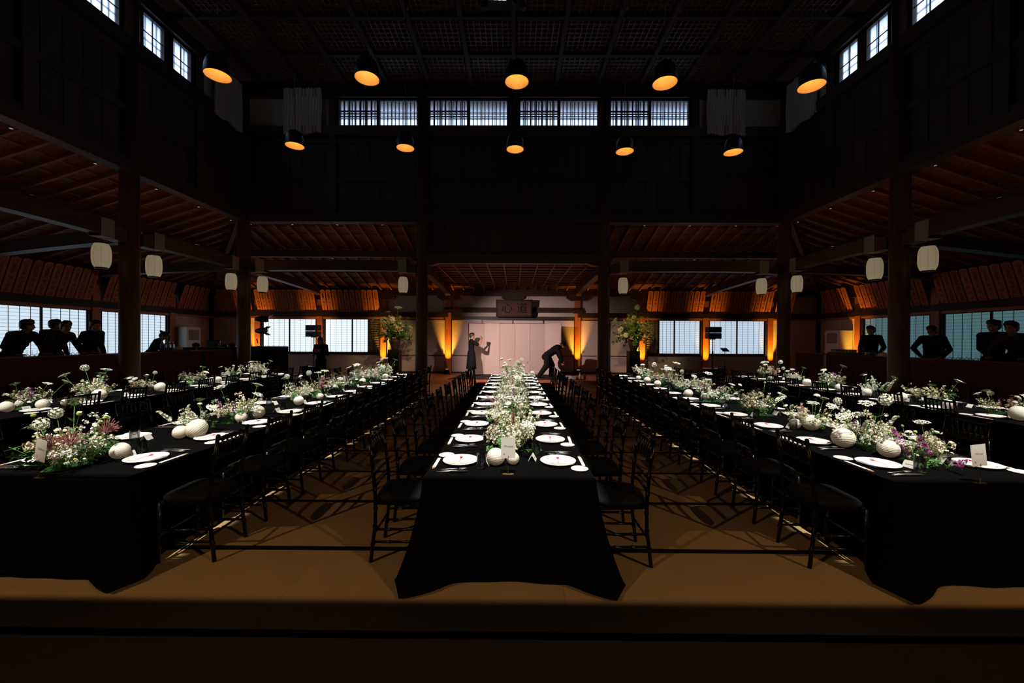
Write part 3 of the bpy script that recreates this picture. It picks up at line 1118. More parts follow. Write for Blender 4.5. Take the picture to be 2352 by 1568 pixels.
def cloth_mesh(y0, y1, seed, near_flare):
    """Black cloth over a long table: flat top, hanging sides with soft folds, full corners that flare out on the floor."""
    rnd = random.Random(seed)
    hw, hl = TW, (y1 - y0) / 2
    per = []                                   # (x, y, normal, corner weight)
    nx, ny = 44, 150

    def run(p, q, nrm, n):
        for i in range(n):
            t = 0.5 - 0.5 * math.cos(math.pi * i / n)
            t = 0.45 * t + 0.55 * i / n if n > 60 else t
            L = (V(q) - V(p)).length
            e = min(t, 1 - t) * L
            per.append((p[0] + (q[0] - p[0]) * t, p[1] + (q[1] - p[1]) * t, nrm, math.exp(-(e / 0.15) ** 2), t * L))
    run((-hw, -hl), (hw, -hl), (0, -1), nx)
    run((hw, -hl), (hw, hl), (1, 0), ny)
    run((hw, hl), (-hw, hl), (0, 1), nx)
    run((-hw, hl), (-hw, -hl), (-1, 0), ny)
    n = len(per)
    ph = [rnd.uniform(0, 6.28) for _ in range(6)]
    lev = [1.0, 0.985, 0.94, 0.8, 0.62, 0.44, 0.26, 0.12, 0.03, 0.0]
    vs, fs = [], []
    for li, lv in enumerate(lev):
        d = 1 - lv
        for x, y, (a, b), cw, s in per:
            ox, oy = a, b
            if cw > 0.01:                       # corners push out along the diagonal
                ox, oy = a * (1 - 0.5 * cw) + math.copysign(0.5, x) * cw, b * (1 - 0.5 * cw) + math.copysign(0.5, y) * cw
            end = abs(b) > 0.5
            fold = (0.010 if end else 0.003) * (math.sin(s * 9 + ph[0]) + 0.6 * math.sin(s * 17 + ph[1])) * d
            fl = (0.003 if not end else 0.05) * d * d + fold + cw * d * (near_flare if y < 0 else 0.14) * (0.7 + 0.6 * d)
            rc = 0.055 * d * math.exp(-((1 - cw) * 2.2) ** 2) * (cw > 0.3)
            x, y = x - math.copysign(rc, x) * (cw > 0.3), y - math.copysign(rc, y) * (cw > 0.3)
            z = TH * lv + (0.012 if li == len(lev) - 1 else 0)
            if li == len(lev) - 1:
                z = 0.022 + (0.018 * (1 + math.sin(s * 5 + ph[2])) if cw < 0.2 else 0.0)
            vs.append((x + ox * fl, y + oy * fl, z))
    top = len(vs)
    for li in range(len(lev) - 1):
        for k in range(n):
            fs.append((li * n + k, (li + 1) * n + k, (li + 1) * n + (k + 1) % n, li * n + (k + 1) % n))
    # flat top, strip by strip
    inner = [(-hw + 0.003, -hl + 0.003), (hw - 0.003, -hl + 0.003), (hw - 0.003, hl - 0.003), (-hw + 0.003, hl - 0.003)]
    vs += [(x, y, TH + 0.0025) for x, y in inner]
    fs.append((top, top + 1, top + 2, top + 3))
    c = [0, nx, nx + ny, 2 * nx + ny]
    for q in range(4):
        a, b2 = c[q], c[(q + 1) % 4] if q < 3 else n
        ring = [k % n for k in range(a, b2 + 1)]
        fs.append(tuple([top + q] + ring + [top + (q + 1) % 4])[::-1])
    mb = MB()
    mb.add(vs, fs, True)
    me = mb.mesh('tablecloth', 'black_cloth')
    k = len(me.polygons)
    for i in range(k - 5, k):
        me.polygons[i].use_smooth = False
    return me


TABLES = {}
for i, (tn, tx) in enumerate(TABLE_X.items()):
    y0 = 3.9 if 'outer' in tn else Y0
    yc, hl = (y0 + Y1) / 2, (Y1 - y0) / 2
    t = thing('banquet_table', 'long banquet table under the black cloth, %s of the five tables' % ('leftmost', 'second from left', 'middle one', 'second from right', 'rightmost')[i], 'table', (tx, yc, 0), 0, 'long banquet tables')
    b = MB()
    b.bx(-TW + 0.012, TW - 0.012, -hl + 0.012, hl - 0.012, 0.675, 0.704)
    b.obj('tabletop', 'black', t)
    b = MB()
    b.cyl((0, 0, 0.0), (0, 0, 0.68), 0.018, n=8)
    lg = b.mesh('leg', 'silver')
    nl = 5
    for q in range(nl):
        for sx in (-1, 1):
            put('leg', lg, t, (sx * 0.42, -hl + 0.35 + q * (2 * hl - 0.7) / (nl - 1), 0))
    o = put('tablecloth', cloth_mesh(y0, Y1, i, (0.12, 0.17, 0.19, 0.19, 0.12)[i]), None, (tx, yc, 0))
    tag(o, 'black floor-length tablecloth on the %s table' % ('outer left', 'inner left', 'centre', 'inner right', 'outer right')[i], 'tablecloth', 'black tablecloths')

# ------------------------------------------------------------------ chairs
def bamboo(mb, path, r, n=7, rings=4):
    pts, rad = [], []
    path = [V(p) for p in path]
    tot = sum((path[i + 1] - path[i]).length for i in range(len(path) - 1))

    def pos(s):
        for i in range(len(path) - 1):
            L = (path[i + 1] - path[i]).length
            if s <= L or i == len(path) - 2:
                return path[i].lerp(path[i + 1], min(1, s / L))
            s -= L
    for k in range(rings + 1):
        s = tot * k / rings
        if 0 < k < rings:
            for ds, m in ((-0.012, 1.0), (-0.004, 1.28), (0.004, 1.28), (0.012, 1.0)):
                pts.append(pos(s + ds))
                rad.append(r * m)
        else:
            pts.append(pos(s))
            rad.append(r)
    mb.tube(pts, rad, n, True, True)


CH = {}
bx_, by_ = 0.185, -0.18
for key, sx in (('rl', -1), ('rr', 1)):
    b = MB()
    bamboo(b, [(sx * bx_ * 1.02, -0.215, 0), (sx * bx_, by_, 0.30), (sx * bx_, by_, 0.47), (sx * bx_ * 0.98, -0.20, 0.70), (sx * bx_ * 0.96, -0.235, 0.945)], 0.0145, 8, 7)
    b.sphere((sx * bx_ * 0.96, -0.2355, 0.947), 0.0165, 8, 5)
    CH[key] = b.mesh('rear_leg', 'chair')
for key, sx in (('fl', -1), ('fr', 1)):
    b = MB()
    bamboo(b, [(sx * 0.20, 0.19, 0), (sx * 0.195, 0.18, 0.45)], 0.0145, 8, 4)
    CH[key] = b.mesh('front_leg', 'chair')
BR = ((0.925, -0.232), (0.775, -0.210), (0.655, -0.194), (0.565, -0.186))
for q, (z, y) in enumerate(BR):
    b = MB()
    bamboo(b, [(-0.178, y, z), (0, y - 0.012, z + (0.006 if q == 0 else 0)), (0.178, y, z)], 0.0105 if q else 0.0125, 7, 4)
    CH['rail%d' % q] = b.mesh('back_rail', 'chair')
b = MB()
bamboo(b, [(0, -0.211, 0.775), (0, -0.233, 0.925)], 0.0078, 6, 2)
CH['spindle'] = b.mesh('spindle', 'chair')
b = MB()
b.prism([(-0.205, 0.19), (0.205, 0.19), (0.18, -0.19), (-0.18, -0.19)], 0.43, 0.455)
b.xf(Matrix(((1, 0, 0, 0), (0, 0, 1, 0), (0, 1, 0, 0), (0, 0, 0, 1))))
CH['seat'] = b.mesh('seat', 'chair')
b = MB()
out = []
for k in range(28):
    a = 2 * math.pi * k / 28
    ca, sa = math.cos(a), math.sin(a)
    ex = math.copysign(abs(ca) ** 0.45, ca)
    ey = math.copysign(abs(sa) ** 0.45, sa)
    out.append((ex * (0.198 + 0.016 * ey), ey * 0.185))
rings = []
for f, z in ((0.97, 0.456), (1.03, 0.468), (1.03, 0.488), (0.97, 0.503), (0.75, 0.510), (0.35, 0.513)):
    rings.append([(x * f, y * f, z) for x, y in out])
vs = [p for r_ in rings for p in r_] + [(0, 0, 0.514)]
fs = [(i * 28 + k, i * 28 + (k + 1) % 28, (i + 1) * 28 + (k + 1) % 28, (i + 1) * 28 + k) for i in range(5) for k in range(28)]
fs += [(5 * 28 + k, 5 * 28 + (k + 1) % 28, 168) for k in range(28)]
b.add(vs, fs, True)
CH['cushion'] = b.mesh('cushion', 'cushion')
for q, (p, e) in enumerate((((-0.196, 0.185, 0.15), (-0.187, -0.198, 0.15)), ((-0.194, 0.183, 0.245), (-0.186, -0.19, 0.245)), ((0.196, 0.185, 0.15), (0.187, -0.198, 0.15)), ((0.194, 0.183, 0.245), (0.186, -0.19, 0.245)),
                            ((-0.197, 0.187, 0.20), (0.197, 0.187, 0.20)), ((-0.187, -0.196, 0.20), (0.187, -0.196, 0.20)))):
    b = MB()
    bamboo(b, [p, e], 0.0095, 6, 3)
    CH['str%d' % q] = b.mesh('stretcher', 'chair')
CHAIR_PARTS = [('rear_leg', 'rl'), ('rear_leg', 'rr'), ('front_leg', 'fl'), ('front_leg', 'fr'), ('seat', 'seat'), ('cushion', 'cushion')] + [('back_rail', 'rail%d' % q) for q in range(4)] + [('stretcher', 'str%d' % q) for q in range(6)]


def chair(x, y, rz, label, group):
    t = thing('spindle_chair', label, 'chair', (x, y, 0.003), rz, group)
    for nm, k in CHAIR_PARTS:
        put(nm, CH[k], t)
    for q in range(6):
        put('spindle', CH['spindle'], t, ((q - 2.5) * 0.050, -0.008 * (1 - ((q - 2.5) / 3.4) ** 2), 0))
    return t


crnd = random.Random(5)
PLACE_Y = [3.18 + 0.68 * k for k in range(12)]
for tn, tx in TABLE_X.items():
    for side, s in (('left', -1), ('right', 1)):
        ks = [k for k in range(12) if not ('outer' in tn and (k < 3 or (k < 4 and tn.split()[1] == side)))]
        for q, k in enumerate(ks):
            x = tx + s * (0.838 + crnd.uniform(-0.008, 0.02))
            y = PLACE_Y[k] + crnd.uniform(-0.025, 0.025)
            rz = (R(90) if s > 0 else R(-90)) + crnd.uniform(-0.05, 0.05)
            chair(x, y, rz, 'black spindle-back chair, %s side of the %s table, %s from the camera' % (side, tn, ORD[q]), 'chairs along the %s side of the %s table' % (side, tn))

# ------------------------------------------------------------------ place settings
b = MB()
b.lathe([(0.0, 0.0), (0.088, 0.0), (0.098, 0.004), (0.128, 0.013), (0.142, 0.021), (0.1425, 0.0235), (0.139, 0.0240), (0.126, 0.0185), (0.104, 0.0085), (0.0, 0.0075)], 40)
m_plate = b.mesh('dinner_plate', 'porcelain')
b = MB()
b.lathe([(0.0, 0.0), (0.05, 0.0), (0.062, 0.005), (0.066, 0.0085), (0.065, 0.0095), (0.060, 0.0075), (0.0, 0.004)], 28)
m_dish = b.mesh('side_dish', 'porcelain')
b = MB()
for q, (dx, dy, a) in enumerate(((0, 0, 0.0), (0.004, -0.004, 0.05), (-0.003, 0.003, -0.03))):
    b.box((dx, dy, 0.0105 + q * 0.0052), (0.225, 0.150 - 0.012 * q, 0.005), Euler((0.02 * q, 0, a)).to_matrix())
m_nap = b.mesh('napkin', 'paper')
b = MB()
b.tube([(-0.005, -0.005, 0.0265), (0.0, 0.02, 0.029), (0.006, 0.045, 0.0265)], 0.0022, 5)
b.tube([(-0.005, -0.072, 0.022), (-0.005, -0.03, 0.0265), (-0.005, -0.005, 0.0275)], 0.0015, 5)
for k in range(3):
    a = k * 2.1
    b.tube([(-0.004, 0.03, 0.027), (-0.004 + 0.013 * math.cos(a), 0.036 + 0.012 * math.sin(a), 0.031), (-0.004 + 0.011 * math.cos(a + 0.9), 0.036 + 0.012 * math.sin(a + 0.9), 0.0275), (-0.004, 0.034, 0.027)], 0.0028, 5)
b.sphere((-0.004, 0.034, 0.029), (0.008, 0.009, 0.005), 8, 5)
m_cord = b.mesh('cord', 'red')
b = MB()
b.lathe([(0.0, 0.0), (0.034, 0.0), (0.0365, 0.004), (0.0385, 0.112), (0.0365, 0.112), (0.0345, 0.012), (0.0, 0.010)], 24)
m_glass = b.mesh('tumbler', 'glass')
b = MB()
for s in (-1, 1):
    b.bar((s * 0.030, 0, 0.001), (0, 0, 0.052), 0.085, 0.0012, up=(s, 0, 0.6))
m_card = b.mesh('place_card', 'card')
_v, _f = [], []
for q, wd in enumerate((0.020, 0.014, 0.026, 0.012)):
    pass
b = MB()
for x0, wd in ((-0.026, 0.012), (-0.010, 0.018), (0.012, 0.014)):
    b.bar((0.0165, x0, 0.0255), (0.0165, x0 + wd, 0.0262), 0.0016, 0.004, up=(-1, 0, 0.58))
m_name = b.mesh('name_line', 'grey_ink')
b = MB()
b.bar((0, -0.115, 0.004), (0, 0.115, 0.004), 0.024, 0.004)
m_sleeve = b.mesh('sleeve', 'sleeve')
b = MB()
for s in (-1, 1):
    b.tube([(s * 0.005, -0.095, 0.0045), (s * 0.005, -0.145, 0.0042)], [0.0036, 0.0028], 6)
m_chop = b.mesh('chopstick_tip', 'chopstick')


def cutlery_mesh(kind):
    b = MB()
    L = 0.20
    path = [(0, 0, 0.004), (0.05, 0, 0.005), (0.11, 0, 0.009), (0.125, 0, 0.0085)]
    b.tube(path, [0.0065, 0.006, 0.0035, 0.004], 6, flat=0.5)
    if kind == 'fork':
        b.prism([(0.122, -0.004), (0.142, -0.0115), (0.152, -0.0115), (0.152, 0.0115), (0.142, 0.0115), (0.122, 0.004)], 0.0075, 0.0095)
        for k in range(4):
            y = -0.0095 + k * 0.00633
            b.prism([(0.152, y - 0.0018), (0.20, y - 0.0012), (0.20, y + 0.0012), (0.152, y + 0.0018)], 0.0078, 0.0094)
    elif kind == 'knife':
        b.prism([(0.115, -0.004), (0.13, -0.009), (0.20, -0.008), (0.215, 0.003), (0.20, 0.0055), (0.115, 0.005)], 0.0078, 0.0094)
    else:
        st = len(b.v)
        b.sphere((0.165, 0, 0.009), (0.032, 0.02, 0.0045), 12, 6)
    if kind != 'spoon':
        k0 = 4 * 6
        b.v[k0:] = [(x, z, y) for x, y, z in b.v[k0:]]
    return b.mesh(kind, 'silver')


m_cut = {k: cutlery_mesh(k) for k in ('fork', 'knife', 'spoon')}
b = MB()
b.bar((0, -0.035, 0.004), (0, 0.035, 0.004), 0.012, 0.009)
m_rest = b.mesh('cutlery_rest', 'glass')
prnd = random.Random(11)
TT = TH + 0.003


def setting(tn, tx, side, s, k, q, cutlery):
    y = PLACE_Y[k]
    base = Matrix.Translation((tx, y, TT)) @ Matrix.Rotation(0 if s < 0 else math.pi, 4, 'Z')
    where = '%s side of the %s table, %s from camera' % (side, tn, ORD[q])

    def item(nm, me, cat, words, lx, ly, rz=0.0, dz=0.0, group=None, ab=0.03):
        p = base @ V((lx + prnd.uniform(-.006, .006), ly + prnd.uniform(-.006, .006), dz))
        o = put(nm, me, None, p, rz + (0 if s < 0 else math.pi) + prnd.uniform(-ab, ab))
        return tag(o, words + ', ' + where, cat, group or '%ss on the %s table' % (nm.replace('_', ' '), tn))
    item('dinner_plate', m_plate, 'plate', 'white dinner plate', -0.39, 0)
    p = base @ V((-0.39, 0, 0.0))
    nk = put('napkin', m_nap, None, p, prnd.uniform(-0.06, 0.06) + (0 if 'centre' in tn else -s * 0.15))
    tag(nk, 'folded paper napkin with red cord, ' + where, 'napkin', 'napkins on the %s table' % tn)
    put('cord', m_cord, nk)['label'] = 'red knotted cord'
    item('side_dish', m_dish, 'dish', 'small white dish', -0.535, 0.165)
    ch = put('chopsticks', m_sleeve, None, base @ V((-0.578, -0.03, 0)), prnd.uniform(-0.05, 0.05) + (0 if s < 0 else math.pi))
    tag(ch, 'chopsticks in white paper sleeve, ' + where, 'chopsticks', 'chopsticks on the %s table' % tn)
    put('chopstick_tip', m_chop, ch)['label'] = 'bare wooden chopstick tips'
    item('tumbler', m_glass, 'glass', 'clear water tumbler', -0.215, -0.155, ab=0)
    c = put('place_card', m_card, None, base @ V((-0.185, -0.06, 0)), prnd.uniform(-0.25, 0.25) + (math.pi if s < 0 else 0))
    tag(c, 'white tent place card, ' + where, 'card', 'place cards on the %s table' % tn)
    put('name_line', m_name, c)
    if cutlery:
        for nm, ly, a, dx in (('knife', -0.268, 0.04, -0.53), ('fork', -0.238, -0.06, -0.50), ('spoon', -0.212, 0.09, -0.515)):
            item(nm, m_cut[nm], 'cutlery', 'steel ' + nm, dx, ly, a, 0.006)
        item('cutlery_rest', m_rest, 'cutlery rest', 'clear cutlery rest', -0.47, -0.24, 0.0)


for tn, tx in TABLE_X.items():
    for side, s in (('left', -1), ('right', 1)):
        ks = [k for k in range(12) if not ('outer' in tn and (k < 3 or (k < 4 and tn.split()[1] == side)))]
        for q, k in enumerate(ks):
            setting(tn, tx, side, s, k, q, (PLACE_Y[k] < 7.0 and 'outer' not in tn))

# ------------------------------------------------------------------ table name cards on brass stands
def name_card(x, y, word, rz, tilt, label):
    t = thing('name_card_stand', label, 'card stand', (x, y, TT), rz, 'table name cards')
    b = MB()
    b.prism([(-0.042, 0.0), (-0.038, -0.020), (-0.02, -0.027), (0.02, -0.027), (0.038, -0.020), (0.042, 0.0), (0.016, 0.004), (0.010, -0.004), (-0.010, -0.004), (-0.016, 0.004)], 0.0, 0.004)
    b.xf(Matrix(((1, 0, 0, 0), (0, 0, 1, 0), (0, 1, 0, 0), (0, 0, 0, 1))))
    b.obj('base', 'brass', t)
    b = MB()
    b.tube([(0, -0.012, 0.003), (0, -0.012, 0.115), (0, -0.014, 0.125), (0.004, -0.012, 0.133), (0.0, -0.008, 0.137)], 0.0016, 6)
    b.obj('rod', 'brass', t)
    c = put('card', None, t, mtx=Matrix.Translation((0, -0.009, 0.118)) @ Matrix.Rotation(tilt, 4, 'Y'))
    c.name = 'card'
    b = MB()
    b.bx(-0.052, 0.052, 0.0, 0.0012, 0.0, 0.152)
    b.obj('card_sheet', 'card', c)
    vs, fs = text_mesh(word, 0.0225, 0.40)
    b = MB()
    b.add([(p.x, -0.0006, p.z + p.y + 0.086) for p in vs], fs)
    b.obj('lettering', 'grey_ink', c)
    b = MB()
    for q in range(4):
        a = 0.3 + q * math.pi / 2
        b.mi = 0 if q % 2 else 1
        b.add([(-0.028 + math.cos(a) * 0.013, -0.0006, 0.030 + math.sin(a) * 0.013), (-0.028 + math.cos(a + 1.35) * 0.0022, -0.0006, 0.030 + math.sin(a + 1.35) * 0.0022), (-0.028 + math.cos(a - 1.35) * 0.0022, -0.0006, 0.030 + math.sin(a - 1.35) * 0.0022)], [(0, 1, 2)])
    for q in range(4):
        a = 1.1 + q * math.pi / 2
        b.mi = 1
        b.add([(-0.028 + math.cos(a) * 0.010, -0.0006, 0.030 + math.sin(a) * 0.010), (-0.028 + math.cos(a + 1.4) * 0.001, -0.0006, 0.030 + math.sin(a + 1.4) * 0.001), (-0.028 + math.cos(a - 1.4) * 0.001, -0.0006, 0.030 + math.sin(a - 1.4) * 0.001)], [(0, 1, 2)])
    b.obj('star_print', ['star_red', 'star_gold'], c)


p = at(1167, 1088, TT)
name_card(p.x, p.y, 'Phoebe', 0.0, 0.0, 'upright white name card on a brass stand, near end of the centre table')
p = at(94, 1096, TT)
name_card(p.x, p.y, 'Galatea', -0.22, 0.20, 'tilted white name card on a brass stand, near end of the inner left table')
p = at(2247, 1108, TT)
name_card(p.x, p.y, 'Mimas', 0.0, -0.12, 'white name card on a brass stand, near end of the inner right table')

# ------------------------------------------------------------------ paper ball lanterns on the tables
def ball_mesh(seed, swirl):
    b = MB()
    nv, nu = 48, 26
    vs = []
    for j in range(nv + 1):
        t = math.pi * (0.06 + 0.88 * j / nv)
        r = math.sin(t) * (1.0 + (0.012 if j % 3 else -0.026))
        for k in range(nu):
            a = 2 * math.pi * k / nu
            rr = r * (1 + 0.012 * math.sin(3 * a + j * swirl + seed))
            vs.append((math.cos(a) * rr, math.sin(a) * rr, math.cos(t) * 0.96))
    fs = [(j * nu + k, (j + 1) * nu + k, (j + 1) * nu + (k + 1) % nu, j * nu + (k + 1) % nu) for j in range(nv) for k in range(nu)]
    fs += [tuple(range(nu)), tuple(nv * nu + k for k in range(nu))[::-1]]
    b.add(vs, fs, True)
    return b.mesh('shade', 'ball')


m_balls = [ball_mesh(i, 0.2 * i) for i in range(3)]
b = MB()
b.lathe([(0.30, -0.955), (0.32, -0.93), (0.30, -0.90)], 20)
m_ring = b.mesh('wire_ring', 'silver')
BALLS = {
    'centre': [(1139, 1048, 21), (1178, 1052, 15), (1196, 985, 14), (1148, 948, 11), (1197, 950, 11), (1165, 905, 8), (1200, 890, 7)],
    'inner left': [(276, 1035, 19), (452, 984, 22.5), (414, 992, 15.5), (591, 946, 16), (554, 958, 12.5), (686, 920, 11), (735, 910, 8), (833, 876, 8), (885, 865, 7.5)],
    'outer left': [(130, 928, 12), (175, 924, 8), (273, 907, 14), (417, 889, 11), (490, 874, 8), (535, 872, 8), (15, 934, 13), (610, 862, 6)],
    'inner right': [(1937, 1005, 23), (2040, 1030, 21), (1863, 970, 19), (1826, 973, 12), (1748, 932, 11), (1580, 903, 10), (1619, 911, 9), (1498, 881, 8), (1474, 873, 8), (1447, 868, 6)],
    'outer right': [(1902, 890, 9), (1939, 900, 9), (2031, 911, 11), (2003, 911, 8), (2175, 929, 11), (2277, 948, 18), (1814, 878, 9), (1729, 867, 6)],
}
brnd = random.Random(3)
for tn, lst in BALLS.items():
    cand = []
    for px, py, rp in lst:
        r = 0.05
        for _ in range(12):
            p = at(px, py, TT + r)
            r = rp * p.y / F_PX
        p = at(px, py, TT + r * 0.95)
        p.x = max(TABLE_X[tn] - 0.30, min(TABLE_X[tn] + 0.30, p.x))
        cand.append((p.y, p.x, min(r, 0.095)))
    cand.sort()
    for q, (y, x, r) in enumerate(cand):
        t = thing('paper_ball_lantern', '%s paper ball lantern on the %s table, %s from the camera' % ('large white' if r > 0.07 else 'small white', tn, ORD[q]), 'lantern', (x, y, TT + r * 0.945 + 0.001), brnd.uniform(0, 6), 'paper ball lanterns on the %s table' % tn)
        t.scale = (r, r, r * 0.97)
        t.rotation_euler = (brnd.uniform(-0.7, 0.7), brnd.uniform(-0.7, 0.7), brnd.uniform(0, 6))
        put('shade', m_balls[q % 3], t)
        put('wire_ring', m_ring, t)

# ------------------------------------------------------------------ pendant lamps
b = MB()
prof = []
for k in range(13):
    a = math.pi / 2 * k / 12
    prof.append((0.195 * (math.sin(a) ** 0.75) if k else 0.0, 0.345 * (math.cos(a) ** 0.85) if k < 12 else 0.0))
b.lathe(prof, 32)
m_shade = b.mesh('shade', 'shade')
b = MB()
b.lathe([(r * 0.97, z * 0.97 - (0.0 if z > 0 else 0.0)) for r, z in prof[::-1]], 32)
m_lin = b.mesh('lining', 'gold')
b = MB()
b.lathe([(0.195, 0.0), (0.199, 0.003), (0.195, 0.008), (0.189, 0.004), (0.189, 0.0), (0.195, 0.0)], 32)
m_rim = b.mesh('rim', 'shade')
b = MB()
b.sphere((0, 0, 0.0), (0.03, 0.03, 0.04), 12, 8)
m_bulb = b.mesh('bulb', 'warm_lens')
PEND = [('far', 8.74, [677, 931, 1183, 1435, 1684], [329, 334, 337, 342, 344]), ('near', 6.43, [500, 843, 1187, 1527, 1864], [166, 172, 180, 183, 190])]
for row, y, pxs, pys in PEND:
    for q, (px, py) in enumerate(zip(pxs, pys)):
        p = at(px, py, y=y)
        rz = p.z - 0.06
        t = thing('pendant_lamp', 'black dome pendant lamp with gold lining, %s from left in the %s row' % (ORD[q], row), 'lamp', (p.x, y, rz), 0, 'pendant lamps in the %s row' % row)
        put('shade', m_shade, t)
        put('lining', m_lin, t)
        put('rim', m_rim, t)
        b = MB()
        b.cyl((0, 0, 0.33), (0, 0, 0.37), 0.018, n=10)
        b.cyl((0, 0, 0.36), (0, 0, ZC - 0.06 - rz), 0.006, n=6)
        b.obj('cable', 'cable', t)
        b = MB()
        b.lathe([(0, 0.0), (0.05, 0.0), (0.06, 0.06), (0.06, 0.10)], 16)
        b.obj('canopy', 'cable', t, (0, 0, ZC - 0.10 - rz))
        put('bulb', m_bulb, t, (0, 0, 0.235))
        lamp('pendant_bulb', 'POINT', (p.x, y, rz + 0.16), (1.0, 0.52, 0.14), 1.55, 0.03)

# spotlights rigged under the ceiling, top centre
t = thing('spotlight_rig', 'black cluster of spotlights with four bright lenses under the ceiling', 'spotlight', (-0.28, 8.1, 8.50))
b = MB()
b.bx(-0.33, 0.33, -0.12, 0.12, -0.06, 0.10)
b.cyl((0, 0, 0.1), (0, 0, 0.44), 0.03, n=10)
b.obj('housing', 'black', t)
for k in range(4):
    b = MB()
    b.box((-0.225 + 0.088 * k, -0.122, -0.025 - 0.004 * k), (0.07, 0.01, 0.045))
    b.obj('lens', 'lens', t)
for k, (x, y, z, a) in enumerate(((0.27, -0.15, -0.10, 0.4), (0.42, -0.1, -0.14, -0.3), (-0.36, -0.05, -0.10, 0.2))):
    b = MB()
    b.tube([(0, 0, 0.07), (0, 0, 0.05), (0, 0, -0.07), (0, 0, -0.08)], [0.03, 0.055, 0.06, 0.05], 14)
    b.xf(Matrix.Translation((x, y, z)) @ Matrix.Rotation(a, 4, 'Y'))
    b.bar((x, y, z + 0.05), (x * 0.8, 0, 0.08), 0.02, 0.02)
    b.obj('spotlight_head', 'black', t)

# small downlights hung along the edge of the aisle roof
def downlight(x, y, z, label, group):
    t = thing('downlight', label, 'downlight', (x, y, z), 0, group)
    b = MB()
    b.tube([(0, 0, 0.0), (0, 0, 0.10)], 0.04, 12)
    top = min(zr_back(y) if y > YB else 9, zr_side(x) if abs(x - HX) > 7.79 else 9)
    b.cyl((0, 0, 0.10), (0, 0, max(0.12, top - z)), 0.010, n=6)
    b.obj('housing', 'black', t)
    b = MB()
    b.lathe([(0.0, -0.003), (0.020, -0.003), (0.022, 0.0)], 12)
    b.obj('lens', 'dim_lens', t)


for s, nm in ((-1, 'left'), (1, 'right')):
    for q, y in enumerate((11.47, 10.3, 9.08, 7.75, 6.45)):
        downlight(HX + s * 8.15, y, 5.08, 'tiny downlight under the %s aisle roof edge, %s from the back corner' % (nm, ORD[q]), 'downlights of the %s aisle' % nm)
    for q, x in enumerate((7.85, 6.6, 5.25, 3.9)):
        downlight(HX + s * x, YB + 0.38, 5.08, 'tiny downlight under the back aisle roof edge %s of centre, %s from the corner' % (nm, ORD[q]), 'downlights of the back aisle')

# ------------------------------------------------------------------ barrel lanterns on the tie beams
def barrel(x, y, rz, label):
    t = thing('barrel_lantern', label, 'lantern', (x, y, 3.24), rz, 'white barrel lanterns on the beams')
    b = MB()
    pr = []
    for k in range(19):
        u = -1 + 2 * k / 18
        pr.append((0.142 * (1 - 0.30 * abs(u) ** 3.2), u * 0.225))
    b.lathe(pr, 24, ripple=lambda a, j: 1 - 0.012 * (j % 2))
    b.obj('shade', 'lantern', t)
    b = MB()
    for k in range(8):
        a = 2 * math.pi * k / 8
        b.tube([(r * 1.004 * math.cos(a), r * 1.004 * math.sin(a), z) for r, z in pr[::3]], 0.0016, 4)
    b.obj('rib', 'band', t)
    b = MB()
    for z in (-0.232, 0.232):
        b.lathe([(0.075, z - 0.012), (0.098, z - 0.012), (0.098, z + 0.012), (0.075, z + 0.012), (0.075, z - 0.012)], 20)
    b.obj('ring', 'black', t)
    b = MB()
    b.tube([(-0.08, 0, 0.24), (-0.05, 0, 0.31), (0, 0, 0.335), (0.05, 0, 0.31), (0.08, 0, 0.24)], 0.004, 6)
    b.cyl((0, 0, 0.33), (0, 0, 0.37), 0.004, n=6)
    b.obj('hanger', 'black', t)
    b = MB()
    for xx in (-1,):
        b.bx(-0.125, 0.125, -0.128, -0.121, 0.355, 0.70)
        b.bx(-0.125, 0.125, 0.121, 0.128, 0.355, 0.70)
        b.bx(-0.125, 0.125, -0.128, 0.128, 0.350, 0.357)
        b.bx(-0.125, 0.125, -0.128, 0.128, 0.70, 0.705)
    b.obj('hanging_band', 'band', t)


for q, px in enumerate((603, 926, 1431, 1749)):
    p = at(px, 655, y=YB)
    barrel(p.x, YB, 0, 'white barrel paper lantern on the back beams, %s from left' % ORD[q])
for s, nm, ys in ((-1, 'left', (10.98, 8.62, 7.52)), (1, 'right', (10.98, 8.62, 7.52))):
    for q, y in enumerate(ys):
        barrel(HX + s * 7.79, y, R(90), 'white barrel paper lantern on the %s side beam, %s from the back corner' % (nm, ORD[q]))

